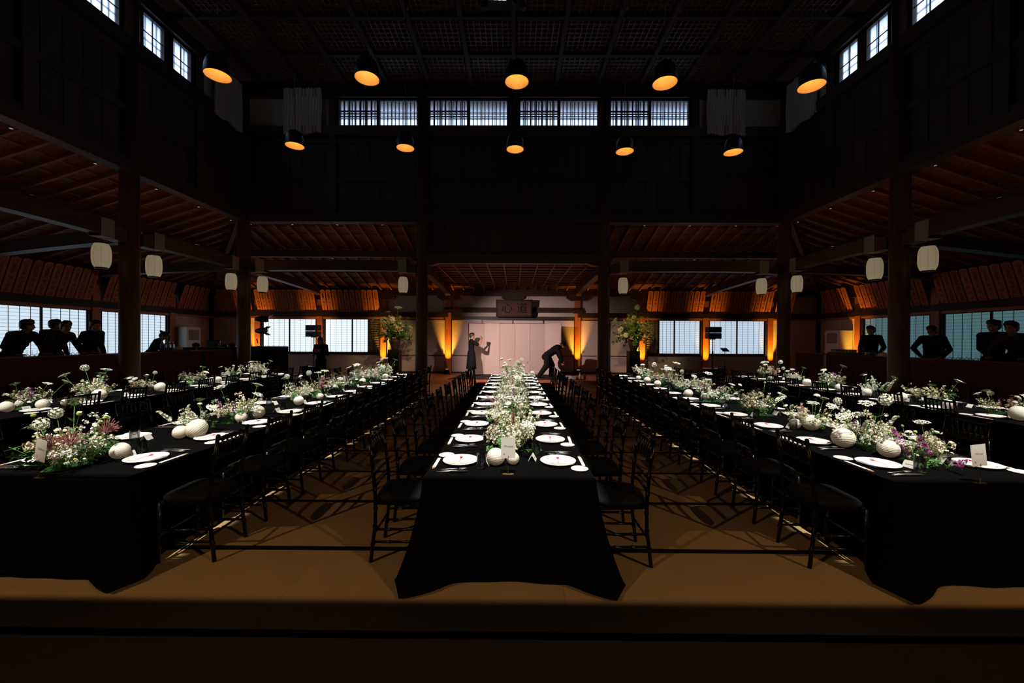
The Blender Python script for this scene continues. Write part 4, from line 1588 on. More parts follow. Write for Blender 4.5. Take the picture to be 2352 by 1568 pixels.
# ------------------------------------------------------------------ curtains on the clerestory
def curtain(p0, p1, z0, z1, label, seed):
    p0, p1 = V(p0), V(p1)
    L = (p1 - p0).length
    t = (p1 - p0) / L
    nrm = V((t.y, -t.x, 0))
    rnd = random.Random(seed)
    ph = [rnd.uniform(0, 6) for _ in range(4)]
    mb = MB()
    N, K = 90, 8
    vs = []
    for j in range(K + 1):
        z = z0 + (z1 - z0) * j / K
        for i in range(N + 1):
            u = i / N
            a = 0.045 * (1 - 0.4 * j / K)
            off = a * math.sin(u * 14 * 2 * math.pi / 1.0 + 0.8 * math.sin(u * 9 + ph[0])) + 0.015 * math.sin(u * 23 + ph[1])
            dz = (0.03 * math.sin(u * 11 + ph[2]) if j == 0 else 0)
            p = p0 + t * (L * (u + 0.012 * math.sin(j * 0.9 + u * 8 + ph[3]))) + nrm * (0.10 + off)
            vs.append((p.x, p.y, z + dz))
    fs = [(j * (N + 1) + i, j * (N + 1) + i + 1, (j + 1) * (N + 1) + i + 1, (j + 1) * (N + 1) + i) for j in range(K) for i in range(N)]
    mb.add(vs, fs, True)
    o = mb.obj('curtain', 'curtain')
    tag(o, label, 'curtain', 'white curtains on the clerestory')
    b = MB()
    q0, q1 = p0 - t * 0.1 + nrm * 0.1, p1 + t * 0.1 + nrm * 0.1
    b.cyl((q0.x, q0.y, z1 + 0.01), (q1.x, q1.y, z1 + 0.01), 0.014, n=8)
    b.obj('curtain_rod', 'black', o)


a, c = at(653, 300, y=YB - 0.1), at(741, 300, y=YB - 0.1)
curtain((a.x, YB - 0.06, 0), (c.x, YB - 0.06, 0), 7.52, 8.80, 'gathered white curtain high on the back wall, left end', 1)
a, c = at(1622, 310, y=YB - 0.1), at(1708, 310, y=YB - 0.1)
curtain((a.x, YB - 0.06, 0), (c.x, YB - 0.06, 0), 7.50, 8.78, 'gathered white curtain high on the back wall, right end', 2)
curtain((XL + 0.06, 10.15, 0), (XL + 0.06, 11.2, 0), 7.45, 8.80, 'gathered white curtain high on the left wall beside the corner', 3)
curtain((XR - 0.06, 11.2, 0), (XR - 0.06, 10.15, 0), 7.45, 8.78, 'gathered white curtain high on the right wall beside the corner', 4)

# ------------------------------------------------------------------ name plaques above the windows
PLQ = [('善光院', '森本白汀'), ('永福寺', '森光子'), ('心源院', '今井雅敬'), ('寶壽和', '福山宝英'), ('妙法院', '有川一三'), ('總願寺', '大谷仁'),
       ('真田院', '町田順'), ('慈恩和', '竹中興産'), ('大光寺', '櫻井敬子'), ('報徳会', '上二興産')]
b = MB()
b.prism([(-0.107, 0.0), (0.107, 0.0), (0.107, 0.965), (0.0, 1.0), (-0.107, 0.965)], -0.011, 0.011)
m_plq = b.mesh('plaque', 'plaque')
m_let = []
for head, name in PLQ:
    b = MB()
    vs, fs = text_mesh('心', 0.085)
    ring = [(0.062 * math.cos(a), 0.062 * math.sin(a)) for a in [2 * math.pi * k / 16 for k in range(16)]]
    rin = [(x * 0.86, y * 0.86) for x, y in ring]
    b.add([(x, -0.0125, y + 0.875) for x, y in ring + rin], [(k, (k + 1) % 16, 16 + (k + 1) % 16, 16 + k) for k in range(16)])
    b.add([(p.x, -0.0125, p.y + 0.865) for p in vs], fs)
    z = 0.745
    for q, chs in enumerate(head):
        vs, fs = text_mesh(chs, 0.105)
        b.add([(p.x, -0.0125, p.y + z) for p in vs], fs)
        z -= 0.092
    z -= 0.045
    st = (z - 0.075) / max(1, len(name) - 1)
    for chs in name:
        vs, fs = text_mesh(chs, 0.112)
        b.add([(p.x, -0.0125, p.y + z) for p in vs], fs)
        z -= st
    m_let.append(b.mesh('lettering', 'ink'))

qn = 0


def plaque_row(wall, x0, x1, label, origin, ang, lean=R(19)):
    global qn
    n = int((x1 - x0) / 0.238)
    gap = (x1 - x0) / n
    base = Matrix.Translation(origin) @ Matrix.Rotation(ang, 4, 'Z')
    for i in range(n):
        x = x0 + (i + 0.5) * gap
        mt = base @ Matrix.Translation((x, -0.115, 2.875)) @ Matrix.Rotation(lean, 4, 'X')
        o = put('name_plaque', m_plq, None, mtx=mt)
        tag(o, 'pointed wooden name plaque, %s from left %s' % (ORD[i], label), 'plaque', 'name plaques ' + label)
        put('lettering', m_let[prnd.randrange(len(m_let))], o)['label'] = 'black brushed lettering'
        qn += 1


og, ag = (WL, YW, 0), 0
plaque_row('back', 0.5, bp[0] - 0.2, 'in the left corner of the back wall', og, ag)
plaque_row('back', bp[0] + 0.02, bp[1] - 0.12, 'above the first back wall window', og, ag)
plaque_row('back', bp[1] + 0.12, bp[2] - 0.14, 'above the second back wall window', og, ag)
plaque_row('back', bp[5] + 0.14, bp[6] - 0.12, 'above the third back wall window', og, ag)
plaque_row('back', bp[6] + 0.12, bp[7] - 0.02, 'above the fourth back wall window', og, ag)
plaque_row('back', bp[7] + 0.15, bp[7] + 0.95, 'in the right corner of the back wall', og, ag)
for s, nm, og, ag, f in ((-1, 'left', (WL, YF, 0), R(90), lambda y: y - YF), (1, 'right', (WR, YW, 0), R(-90), lambda y: YW - y)):
    for ya, yb, lab in ((15.85, 17.2, 'in the back corner of the %s wall' % nm), (12.95, 15.5, 'above the farthest window of the %s wall' % nm), (10.1, 12.62, 'above the middle window of the %s wall' % nm), (7.25, 9.75, 'above the nearest window of the %s wall' % nm)):
        a, c = sorted((f(ya), f(yb)))
        plaque_row(nm, a, c, lab, og, ag)

# calligraphy board over the stage
t = thing('calligraphy_board', 'dark framed calligraphy board above the folding screen', 'signboard', (-0.03, YW - 0.42, 2.66))
t.rotation_euler = (R(12), 0, 0)
b = MB()
b.bx(-0.74, 0.74, -0.01, 0.02, 0.02, 0.72)
b.obj('panel', mat('dark_gilt_panel', (0.060, 0.022, 0.009), 0.5, 0.3, var=0.3, scale=5), t)
b = MB()
for x in (-0.75, 0.75):
    b.bx(x - 0.03, x + 0.03, -0.03, 0.03, 0.0, 0.74)
for z in (0.02, 0.72):
    b.bx(-0.78, 0.78, -0.03, 0.03, z - 0.03, z + 0.03)
b.obj('frame', 'lacquer', t)
b = MB()
for ch, x in (('心', -0.30), ('道', 0.34)):
    vs, fs = text_mesh(ch, 0.50)
    b.add([(p.x + x, -0.0125, p.y + 0.36) for p in vs], fs)
b.obj('lettering', 'ink', t)
for x in (-0.6, 0.6):
    b = MB()
    b.cyl((x, 0.02, 0.6), (x, 0.5, 0.9), 0.008, n=6)
    b.obj('hanging_cord', 'black', t)

# folding screen
t = thing('folding_screen', 'tall white six-panel folding screen with thin black frame', 'screen', (0.0, 16.95, 0.165))
x0, x1 = -1.93, 1.95
zig = [0.0, -0.22, -0.10, -0.20, -0.20, -0.10, -0.22, 0.0]
pts = [(x0 + (x1 - x0) * i / 6, (-0.20, 0.10, 0.06, 0.10, 0.06, 0.10, -0.20)[i]) for i in range(7)]
for i in range(6):
    (xa, ya), (xb, yb) = pts[i], pts[i + 1]
    d = (V((xb, yb, 0)) - V((xa, ya, 0)))
    ang = math.atan2(d.y, d.x)
    L = d.length
    pn = put('screen_panel', None, t, (xa, ya, 0), ang)
    b = MB()
    b.bx(0.004, L - 0.004, -0.008, 0.012, 0.02, 2.18)
    b.obj('paper', 'fusuma', pn)
    b = MB()
    b.bx(0, L, -0.012, 0.014, 0.0, 0.02)
    b.bx(0, L, -0.012, 0.014, 2.18, 2.20)
    if i == 0:
        b.bx(-0.012, 0.012, -0.014, 0.014, 0.0, 2.20)
    if i == 5:
        b.bx(L - 0.012, L + 0.012, -0.014, 0.014, 0.0, 2.20)
    b.obj('edge_frame', 'lacquer', pn)
mb = MB()
mb.prism([(-2.55, 15.0), (2.7, 15.0), (2.2, 17.2), (-2.2, 17.2)], 0.161, 0.168)
mb.xf(Matrix(((1, 0, 0, 0), (0, 0, 1, 0), (0, 1, 0, 0), (0, 0, 0, 1))))
tag(mb.obj('felt_mat', 'mat_felt'), 'dark felt mat on the stage floor in front of the folding screen', 'mat')
# ------------------------------------------------------------------ bar counters
def counter(s, x0, y0, y1, label, seed):
    """Cloth-covered counter along y; its front at |x| = x0 faces the hall."""
    t = thing('bar_counter', label, 'counter', (HX + s * x0, (y0 + y1) / 2, 0.0), 0, 'cloth covered bar counters')
    L = (y1 - y0) / 2
    b = MB()
    b.bx(min(0, s * 0.46), max(0, s * 0.46), -L, L, 1.285, 1.31)
    b.obj('counter_top', 'counter_top', t)
    mb = MB()
    N = int(2 * L / 0.02)
    rnd = random.Random(seed)
    vs = []
    for i in range(N + 1):
        u = -L + 2 * L * i / N
        g = (u + L) % 0.62
        pleat = 0.030 * max(0, 1 - g / 0.05) + 0.012 * max(0, 1 - (0.62 - g) / 0.04)
        for z in (1.30, 1.0, 0.5, 0.02):
            k = (1.30 - z) / 1.28
            vs.append((-s * (0.004 + pleat * (0.4 + 0.6 * k) + 0.012 * k * math.sin(u * 5 + seed)), u, z))
    fs = [(i * 4 + j, (i + 1) * 4 + j, (i + 1) * 4 + j + 1, i * 4 + j + 1) for i in range(N) for j in range(3)]
    mb.add(vs, fs, True)
    mb.add([(0, L, 1.3), (s * 0.46, L, 1.3), (s * 0.46, L, 0.4), (s * 0.25, L, 0.02), (0, L, 0.02)], [(0, 1, 2, 3, 4)])
    mb.obj('cloth_skirt', 'skirt', t)
    return t


counter(-1, 9.05, 2.5, 11.55, 'long bar counter with brown cloth skirt along the left aisle', 1)
counter(-1, 9.02, 11.60, 12.75, 'short bar counter with brown cloth skirt behind the left back pillar', 2)
counter(1, 9.05, 2.5, 11.55, 'long bar counter with brown cloth skirt along the right aisle', 3)
counter(1, 9.02, 11.60, 12.75, 'short bar counter with brown cloth skirt behind the right back pillar', 4)
CTZ = 1.311


def box_thing(name, label, cat, c, d, m, bev=0.0, loc=(0, 0, 0)):
    b = MB()
    b.box(c, d)
    return tag(b.obj(name, m, None, loc), label, cat)


# white floor cabinets (air conditioners) near the back corners
for s, nm in ((-1, 'left'), (1, 'right')):
    cx, cy, z1, dep, wid = (-13.36, 16.2, 1.95, 0.50, 0.70) if s < 0 else (13.20, 16.32, 1.94, 0.55, 0.70)
    t = thing('air_conditioner', 'white floor standing air conditioner by the %s wall near the corner' % nm, 'air conditioner', (cx - s * dep / 2 if False else cx, cy, 0.16), R(90) if s < 0 else R(-90))
    w2 = wid / 2
    b = MB()
    b.bx(-w2, w2, -dep / 2 + 0.02, dep / 2, 0.04, z1)
    b.bx(-w2 + 0.03, w2 - 0.03, -dep / 2 + 0.05, dep / 2 - 0.02, 0, 0.04)
    b.obj('body', 'cabinet', t)
    b = MB()
    b.bx(-w2 + 0.005, w2 - 0.005, -dep / 2, -dep / 2 + 0.02, 0.05, z1 - 0.005)
    b.obj('front_panel', 'cabinet', t)
    b = MB()
    b.bx(-w2 + 0.09, w2 - 0.09, -dep / 2 - 0.004, -dep / 2, z1 - 0.52, z1 - 0.10)
    for k in range(12):
        z = z1 - 0.50 + k * 0.032
        b.bx(-w2 + 0.09, w2 - 0.09, -dep / 2 - 0.010, -dep / 2 - 0.003, z, z + 0.012)
    b.obj('grille', 'grille', t)

# black booth with cloth, console behind the left counter
def draped_box(name, label, cat, x0, x1, y0, y1, z0, z1, m):
    t = thing(name, label, cat, ((x0 + x1) / 2, (y0 + y1) / 2, z0))
    hx, hy, h = (x1 - x0) / 2, (y1 - y0) / 2, z1 - z0
    b = MB()
    b.bx(-hx + 0.02, hx - 0.02, -hy + 0.02, hy - 0.02, 0, h - 0.006)
    b.obj('table', 'black', t)
    mb = MB()
    per = []
    for (ax, ay), (bx2, by2) in (((-hx, -hy), (hx, -hy)), ((hx, -hy), (hx, hy)), ((hx, hy), (-hx, hy)), ((-hx, hy), (-hx, -hy))):
        for i in range(16):
            per.append((ax + (bx2 - ax) * i / 16, ay + (by2 - ay) * i / 16))
    n = len(per)
    vs = []
    for j, z in enumerate((h, h * 0.97, h * 0.5, 0.01)):
        k = (0, 0.3, 0.7, 1.0)[j]
        for i, (x, y) in enumerate(per):
            f = 1 + k * 0.02 + k * 0.02 * math.sin(i * 1.7)
            vs.append((x * f, y * f, z))
    fs = [(j * n + i, (j + 1) * n + i, (j + 1) * n + (i + 1) % n, j * n + (i + 1) % n) for j in range(3) for i in range(n)] + [tuple(range(n))]
    mb.add(vs, fs, False)
    mb.obj('cloth', m, t)
    return t


draped_box('sound_desk', 'black cloth covered sound desk right of the left back pillar', 'desk', -8.9, -7.95, 13.3, 13.95, 0.0, 1.40, 'navy_cloth')
draped_box('console_table', 'low black console table behind the left bar, in front of a seated person', 'table', -10.95, -9.25, 12.95, 13.55, 0.0, 1.37, 'navy_cloth')
t = thing('laptop', 'open black laptop on the console table behind the left bar', 'laptop', (-9.95, 13.2, 1.372))
b = MB()
b.bx(-0.18, 0.18, -0.12, 0.12, 0, 0.016)
b.obj('keyboard_base', 'black', t)
b = MB()
b.bx(-0.18, 0.18, -0.006, 0.006, 0.0, 0.20)
b.obj('screen', 'black', t, (0, -0.12, 0.012)).rotation_euler = (R(12), 0, 0)
for x, lab in ((-10.62, 'round black lamp head on the console table, left of the laptop'), (-9.42, 'round black lamp head on the console table, right of the laptop')):
    t = thing('desk_lamp', lab, 'lamp', (x, 13.2, 1.372))
    b = MB()
    b.lathe([(0.0, 0.0), (0.08, 0.0), (0.08, 0.015), (0.02, 0.03), (0.0, 0.03)], 16)
    b.obj('base', 'black', t)
    b = MB()
    b.lathe([(0.13, 0.02), (0.13, 0.06), (0.10, 0.12), (0.0, 0.15)], 20)
    b.obj('shade', 'black', t)
t = thing('microphone', 'black microphone on a short stand on the sound desk', 'microphone', (-8.72, 13.5, 1.405))
b = MB()
b.lathe([(0, 0), (0.05, 0), (0.05, 0.012), (0, 0.014)], 14)
b.cyl((0, 0, 0.01), (-0.03, 0, 0.14), 0.006, n=6)
b.obj('stand', 'black', t)
b = MB()
b.tube([(-0.02, 0, 0.11), (-0.05, 0, 0.23), (-0.056, 0, 0.26)], [0.014, 0.022, 0.018], 10)
b.obj('microphone_head', 'black', t)


def tripod(t, h, r=0.012, legs=3, spread=0.42):
    b = MB()
    b.cyl((0, 0, 0.12), (0, 0, h), r, n=8)
    b.obj('pole', 'black', t)
    for k in range(legs):
        a = 2 * math.pi * k / legs + 0.4
        b = MB()
        b.cyl((0, 0, 0.55), (spread * math.cos(a), spread * math.sin(a), 0.0), r * 0.8, n=6)
        b.cyl((0, 0, 0.22), (spread * 0.55 * math.cos(a), spread * 0.55 * math.sin(a), 0.24), r * 0.5, n=6)
        b.obj('leg', 'black', t)


# two photographic lights on a stand by the left back windows
t = thing('studio_light_stand', 'black light stand with two studio lamp heads before the left back window', 'light stand', (-9.25, 14.5, 0.0))
tripod(t, 2.55)
for z, a, k in ((2.38, 0.5, 1), (1.95, -0.2, -1)):
    h = put('lamp_head', None, t, (0.02 * k, 0, z), a)
    b = MB()
    b.tube([(-0.22, 0, 0.0), (-0.10, 0, 0), (0.12, 0, 0), (0.20, 0, 0)], [0.06, 0.10, 0.12, 0.10], 12)
    b.obj('housing', 'black', h)
    b = MB()
    for q in (-1, 1):
        b.box((0.27, 0, q * 0.12), (0.16, 0.2, 0.006), Euler((0, q * -0.5, 0)).to_matrix())
    b.obj('barn_door', 'black', h)

# speakers on poles over subwoofers
for s, nm, px, y in ((-1, 'left', 721, 15.25), (1, 'right', 1637, 15.25)):
    c = at(px, 800, y=y)
    sub = at(px - s * 4 if s < 0 else px, 855, y=y)
    t = thing('subwoofer', 'black subwoofer box on the stage floor, %s side' % nm, 'speaker', (c.x, y, 0.161))
    b = MB()
    b.bx(-0.34, 0.34, -0.25, 0.25, 0.0, 0.45)
    b.obj('cabinet', 'black', t)
    b = MB()
    b.bx(-0.32, 0.32, -0.256, -0.25, 0.02, 0.43)
    for k in range(9):
        b.bx(-0.32, 0.32, -0.259, -0.256, 0.04 + k * 0.045, 0.046 + k * 0.045)
    b.obj('grille', 'grille' if False else 'black', t)
    t = thing('speaker_stand', 'black pole speaker of two stacked cabinets above the %s subwoofer' % nm, 'speaker', (c.x, y, 0.612))
    b = MB()
    b.lathe([(0, 0.0), (0.06, 0.0), (0.06, 0.02), (0.02, 0.03)], 14)
    b.cyl((0, 0, 0.0), (0, 0, 1.14), 0.018, n=8)
    b.cyl((0, 0, 0.55), (0, 0, 0.66), 0.03, n=8)
    b.obj('pole', 'black', t)
    for k in range(2):
        cb_ = put('speaker_cabinet', None, t, (0, 0, 1.13 + k * 0.235), s * 0.12)
        b = MB()
        b.prism([(-0.25, 0.0), (0.25, 0.0), (0.25, 0.215), (-0.25, 0.215)], -0.16, 0.10)
        b.prism([(-0.18, 0.02), (0.18, 0.02), (0.18, 0.195), (-0.18, 0.195)], 0.10, 0.2)
        b.obj('housing', 'black', cb_)
        b = MB()
        b.bx(-0.24, 0.24, -0.166, -0.16, 0.008, 0.207)
        b.obj('grille', 'black', cb_)
    b = MB()
    b.bx(-0.08, 0.08, -0.05, 0.05, 1.10, 1.135)
    b.obj('bracket', 'black', t)
t = thing('side_console', 'low black equipment case left of the right subwoofer', 'case', (6.75, 15.5, 0.161))
b = MB()
b.bx(-0.42, 0.42, -0.2, 0.2, 0, 0.22)
b.obj('case_body', 'black', t)
b = MB()
b.bx(-0.43, 0.43, -0.21, 0.21, 0.15, 0.17)
b.obj('lid_seam', 'black', t)
t = thing('music_stand', 'thin black music stand before the right back window', 'music stand', (8.2, 15.6, 0.161))
tripod(t, 1.12, 0.008, 3, 0.28)
b = MB()
b.box((0, 0, 1.16), (0.26, 0.015, 0.22), Euler((R(-62), 0, 0)).to_matrix())
b.bx(-0.13, 0.13, -0.13, -0.09, 1.09, 1.105)
b.obj('desk', 'black', t)

# small boxes and bottles at the right of the stage mat
for q, (px, wd, h, lab) in enumerate(((1291, 0.20, 0.09, 'leftmost'), (1303, 0.19, 0.13, 'middle'), (1313, 0.16, 0.10, 'rightmost'))):
    c = at(px, 868, z=0.17)
    t = thing('paper_box', 'small white carton on the stage edge, %s of three' % lab, 'box', (c.x, 15.3, 0.17), 0.1 * q)
    b = MB()
    b.bx(-wd / 2, wd / 2, -0.08, 0.08, 0, h)
    b.obj('carton', 'paper', t)
    b = MB()
    b.bx(-wd / 2 - 0.002, wd / 2 + 0.002, -0.082, 0.082, h * 0.78, h * 0.82)
    b.obj('lid_edge', 'band', t)


def bottle(name, label, x, y, z, h, r, m, group, fill=None):
    t = thing(name, label, 'bottle', (x, y, z), 0, group)
    b = MB()
    b.lathe([(0.0, 0.0), (r, 0.0), (r, h * 0.62), (r * 0.9, h * 0.70), (r * 0.42, h * 0.80), (r * 0.38, h * 0.93), (r * 0.45, h * 0.95), (r * 0.45, h)], 16)
    b.obj('bottle_body', m, t)
    b = MB()
    b.lathe([(0, h * 1.04), (r * 0.46, h * 1.04), (r * 0.46, h * 0.96), (0, h * 0.96)], 12)
    b.obj('cap', 'cabinet', t)
    if fill:
        b = MB()
        b.lathe([(0, 0.006), (r * 0.93, 0.006), (r * 0.93, h * fill), (0, h * fill)], 16)
        b.obj('drink', 'drink', t)
    return t


M['drink'] = mat('pale_yellow_drink', (0.62, 0.52, 0.22), 0.3, 0.5)
c = at(1325, 866, z=0.17)
bottle('spray_bottle', 'small white bottle standing on the stage beside the cartons', c.x, 15.3, 0.17, 0.24, 0.045, 'cabinet', None)
c = at(1332, 866, z=0.17)
bottle('dark_bottle', 'small dark bottle right of the white one on the stage', c.x + 0.06, 15.32, 0.17, 0.2, 0.04, 'black', None)

# things on the left bar: four bottles on a tray, basket of fruit, paper, muddler
tr = thing('serving_tray', 'black serving tray under the bottles on the left bar', 'tray', (-9.34, 10.80, CTZ))
b = MB()
b.bx(-0.15, 0.15, -0.55, 0.42, 0, 0.012)
b.obj('tray_base', 'black', tr)
b = MB()
for x in (-0.15, 0.15):
    b.bx(x - 0.006, x + 0.006, -0.55, 0.42, 0, 0.03)
b.obj('rim', 'black', tr)
for q, y in enumerate((10.52, 10.63, 10.74, 10.85)):
    bottle('carafe_bottle', 'clear capped glass bottle on the tray on the left bar, %s from left' % ORD[q], -9.36, y, CTZ + 0.0125, 0.27, 0.042, 'bottle_glass', 'bottles on the left bar', 0.35 if q in (1, 2) else None)
t = thing('bread_basket', 'pale yellow folded cloth bundle beside the bottles on the left bar', 'bundle', (-9.36, 11.02, CTZ + 0.0125))
b = MB()
b.sphere((0, 0, 0.05), (0.09, 0.13, 0.05), 14, 8)
b.obj('bundle', 'drink', t)
b = MB()
b.tube([(0, -0.05, 0.09), (0.0, 0.03, 0.105), (0.02, 0.10, 0.08)], [0.02, 0.03, 0.012], 8)
b.obj('fold', 'sleeve', t)
b = MB()
b.box((0, 0, 0.004), (0.22, 0.32, 0.008))
tag(b.obj('paper_sheet', 'paper', None, (-9.30, 11.30, CTZ)), 'white paper sheets lying on the left bar', 'paper')
t = thing('muddler', 'small wooden stand-up pestle on the left bar beside the papers', 'pestle', (-9.22, 11.48, CTZ))
b = MB()
b.lathe([(0, 0), (0.035, 0), (0.035, 0.012), (0.012, 0.025), (0.010, 0.09)], 12)
b.obj('base', 'chopstick', t)
b = MB()
b.sphere((0, 0, 0.10), (0.018, 0.018, 0.02), 10, 6)
b.obj('knob', 'chopstick', t)

# things on the right bar: rack of tumblers, cloche, box
rk = thing('glass_rack', 'black rack holding tumblers on the right bar', 'rack', (9.22, 11.15, CTZ))
b = MB()
b.bx(-0.16, 0.16, -0.44, 0.44, 0, 0.03)
b.obj('tray_base', 'black', rk)
b = MB()
for x in (-0.16, 0.16):
    b.bx(x - 0.006, x + 0.006, -0.44, 0.44, 0.03, 0.06)
b.obj('rim', 'black', rk)
for i in range(2):
    for j in range(9):
        o = put('tumbler', m_glass, None, (9.14 + 0.15 * i, 10.76 + j * 0.096, CTZ + 0.0305))
        tag(o, 'clear tumbler in the right bar rack, %s row, %s from the camera' % ('front' if i == 0 else 'rear', ORD[j]), 'glass', 'tumblers in the right bar rack')
t = thing('sugar_dome', 'white domed lid with knob on the right bar near the pillar', 'dish', (9.22, 10.02, CTZ))
b = MB()
b.lathe([(0, 0), (0.12, 0), (0.13, 0.01), (0.12, 0.012), (0.10, 0.012)], 20)
b.obj('saucer', 'porcelain', t)
b = MB()
b.lathe([(0.115, 0.012), (0.10, 0.05), (0.06, 0.085), (0.012, 0.10), (0.010, 0.115), (0.018, 0.125), (0.0, 0.145)], 20)
b.obj('lid', 'porcelain', t)
t = thing('clear_box', 'small clear box on the right bar beside the white dome', 'box', (9.20, 10.36, CTZ))
b = MB()
b.bx(-0.06, 0.06, -0.10, 0.10, 0, 0.07)
b.obj('box_body', 'glass', t)
b = MB()
b.bx(-0.063, 0.063, -0.103, 0.103, 0.07, 0.08)
b.obj('lid', 'silver', t)
bottle('water_bottle', 'small clear bottle beside the hand of the man at the right bar', 9.2, 10.56, CTZ, 0.16, 0.035, 'glass', None)

# back counters under the windows with rows of upturned wine glasses
b = MB()
b.lathe([(0.042, 0.0), (0.048, 0.05), (0.046, 0.085), (0.026, 0.115), (0.005, 0.125), (0.0045, 0.20), (0.034, 0.212), (0.034, 0.215), (0.0, 0.216)], 16)
m_wine = b.mesh('wine_glass', 'glass')
for s, nm in ((-1, 'left'), (1, 'right')):
    t = thing('back_counter', 'low back counter along the %s wall windows holding upturned glasses' % nm, 'counter', (HX + s * 12.6, 8.6, 0.40))
    b = MB()
    b.bx(-0.3, 0.3, -3.3, 3.6, 0.70, 0.73)
    b.obj('counter_top', 'black', t)
    b = MB()
    b.bx(-0.26, 0.26, -3.25, 3.55, 0.0, 0.70)
    b.obj('counter_front', 'skirt', t)
    for i in range(2):
        for j in range(24):
            y = 7.0 + j * 0.215
            o = put('wine_glass', m_wine, None, (HX + s * (12.42 + i * 0.14), y, 1.131))
            tag(o, 'upturned wine glass on the %s back counter, %s row, %s from the camera' % (nm, 'front' if i == 0 else 'rear', ORD[j]), 'glass', 'wine glasses on the %s back counter' % nm)
t = thing('folded_cloth', 'grey cloth laid over the glasses of the right back counter', 'cloth', (HX + 12.5, 9.0, 1.35))
b = MB()
N = 20
vs = []
for i in range(N + 1):
    for j in range(5):
        vs.append((-0.16 + 0.08 * j, -1.5 + 3.0 * i / N, 0.05 * (1 - (abs(j - 2) / 2) ** 2) + 0.02 * math.sin(i * 1.3) - (0.09 if j in (0, 4) else 0)))
b.add(vs, [(i * 5 + j, (i + 1) * 5 + j, (i + 1) * 5 + j + 1, i * 5 + j + 1) for i in range(N) for j in range(4)], True)
b.obj('cloth', 'band', t)

# ------------------------------------------------------------------ people
def remesh(mb, name, mats, voxel=0.011, smooth=6):
    me = mb.mesh(name, mats)
    o = bpy.data.objects.new('rm', me)
    COL.objects.link(o)
    md = o.modifiers.new('r', 'REMESH')
    md.mode = 'VOXEL'
    md.voxel_size = voxel
    md.use_smooth_shade = True
    ms = o.modifiers.new('s', 'SMOOTH')
    ms.factor = 0.5
    ms.iterations = smooth
    bpy.context.view_layer.update()
    out_ = bpy.data.meshes.new_from_object(o.evaluated_get(bpy.context.evaluated_depsgraph_get()))
    bpy.data.objects.remove(o)
    bpy.data.meshes.remove(me)
    out_.name = name
    return out_


def limb(mb, pts, n=12):
    """Tapered limb with ball joints: pts = [(position, radius)]."""
    for i in range(len(pts) - 1):
        (p, r), (q, s) = pts[i], pts[i + 1]
        p, q = V(p), V(q)
        mb.tube([p, p.lerp(q, 0.35), q], [r, r * 0.55 + s * 0.45 + 0.004, s], n)
    for p, r in pts:
        mb.sphere(p, r * 1.0, 12, 8)


def hand_into(mb, wrist, direction, up, side, scale=1.0, curl=0.5):
    """Palm, four unequal curled fingers and a thumb from the wrist along direction; up = back of the hand."""
    d = V(direction).normalized()
    u = V(up)
    u = (u - d * u.dot(d)).normalized()
    lat_ = d.cross(u) * side
    w0 = V(wrist)
    st = len(mb.v)
    S = scale
    ring = []
    mb.tube([w0 - d * 0.01 * S, w0 + d * 0.03 * S, w0 + d * 0.085 * S, w0 + d * 0.095 * S], [0.024 * S, 0.036 * S, 0.041 * S, 0.034 * S], 10, flat=0.42)
    # orient the palm: widen along lat_
    for q, (off, L) in enumerate(((-0.030, 0.070), (-0.010, 0.080), (0.010, 0.075), (0.029, 0.058))):
        base = w0 + (d * 0.086 + lat_ * off) * S
        p = [base]
        ang = 0.0
        for k, seg in enumerate((0.45, 0.32, 0.23)):
            ang += curl * (0.55 + 0.25 * k)
            p.append(p[-1] + (d * math.cos(ang) - u * math.sin(ang)) * L * seg * S)
        mb.tube(p, [0.0092 * S, 0.0088 * S, 0.0080 * S, 0.0062 * S], 7)
    b0 = w0 + (d * 0.03 - lat_ * 0.034) * S
    b1 = b0 + (d * 0.030 - lat_ * 0.026 - u * 0.010 * curl) * S
    b2 = b1 + (d * 0.030 - lat_ * 0.008 - u * 0.016 * curl) * S
    mb.tube([b0, b1, b2], [0.0125 * S, 0.0105 * S, 0.0075 * S], 7)


def head_into(mb, c, fwd, upv, s=1.0):
    """Skull, jaw, nose, brow, ears; returns frame."""
    f = V(fwd).normalized()
    u = V(upv)
    u = (u - f * u.dot(f)).normalized()
    r = f.cross(u)
    fr = Matrix((r, f, u)).transposed()
    st = len(mb.v)
    mb.sphere((0, -0.012, 0.035), (0.076, 0.094, 0.088), 20, 14)
    mb.sphere((0, 0.012, -0.035), (0.060, 0.072, 0.075), 18, 12)
    mb.sphere((0, 0.045, -0.085), (0.030, 0.030, 0.024), 12, 8)
    mb.tube([(0, 0.084, 0.016), (0, 0.100, -0.022), (0, 0.088, -0.034)], [0.009, 0.015, 0.011], 8)
    for q in (-1, 1):
        mb.sphere((q * 0.030, 0.070, 0.026), (0.024, 0.014, 0.010), 10, 6)
        mb.sphere((q * 0.078, -0.008, -0.006), (0.010, 0.020, 0.030), 10, 8)
        mb.sphere((q * 0.042, 0.052, -0.022), (0.022, 0.022, 0.020), 10, 6)
    mb.tube([(-0.022, 0.074, -0.057), (0, 0.083, -0.055), (0.022, 0.074, -0.057)], 0.0085, 8)
    c = V(c)
    mb.v[st:] = [tuple(c + fr @ (V(p) * s)) for p in mb.v[st:]]
    return fr, c, s


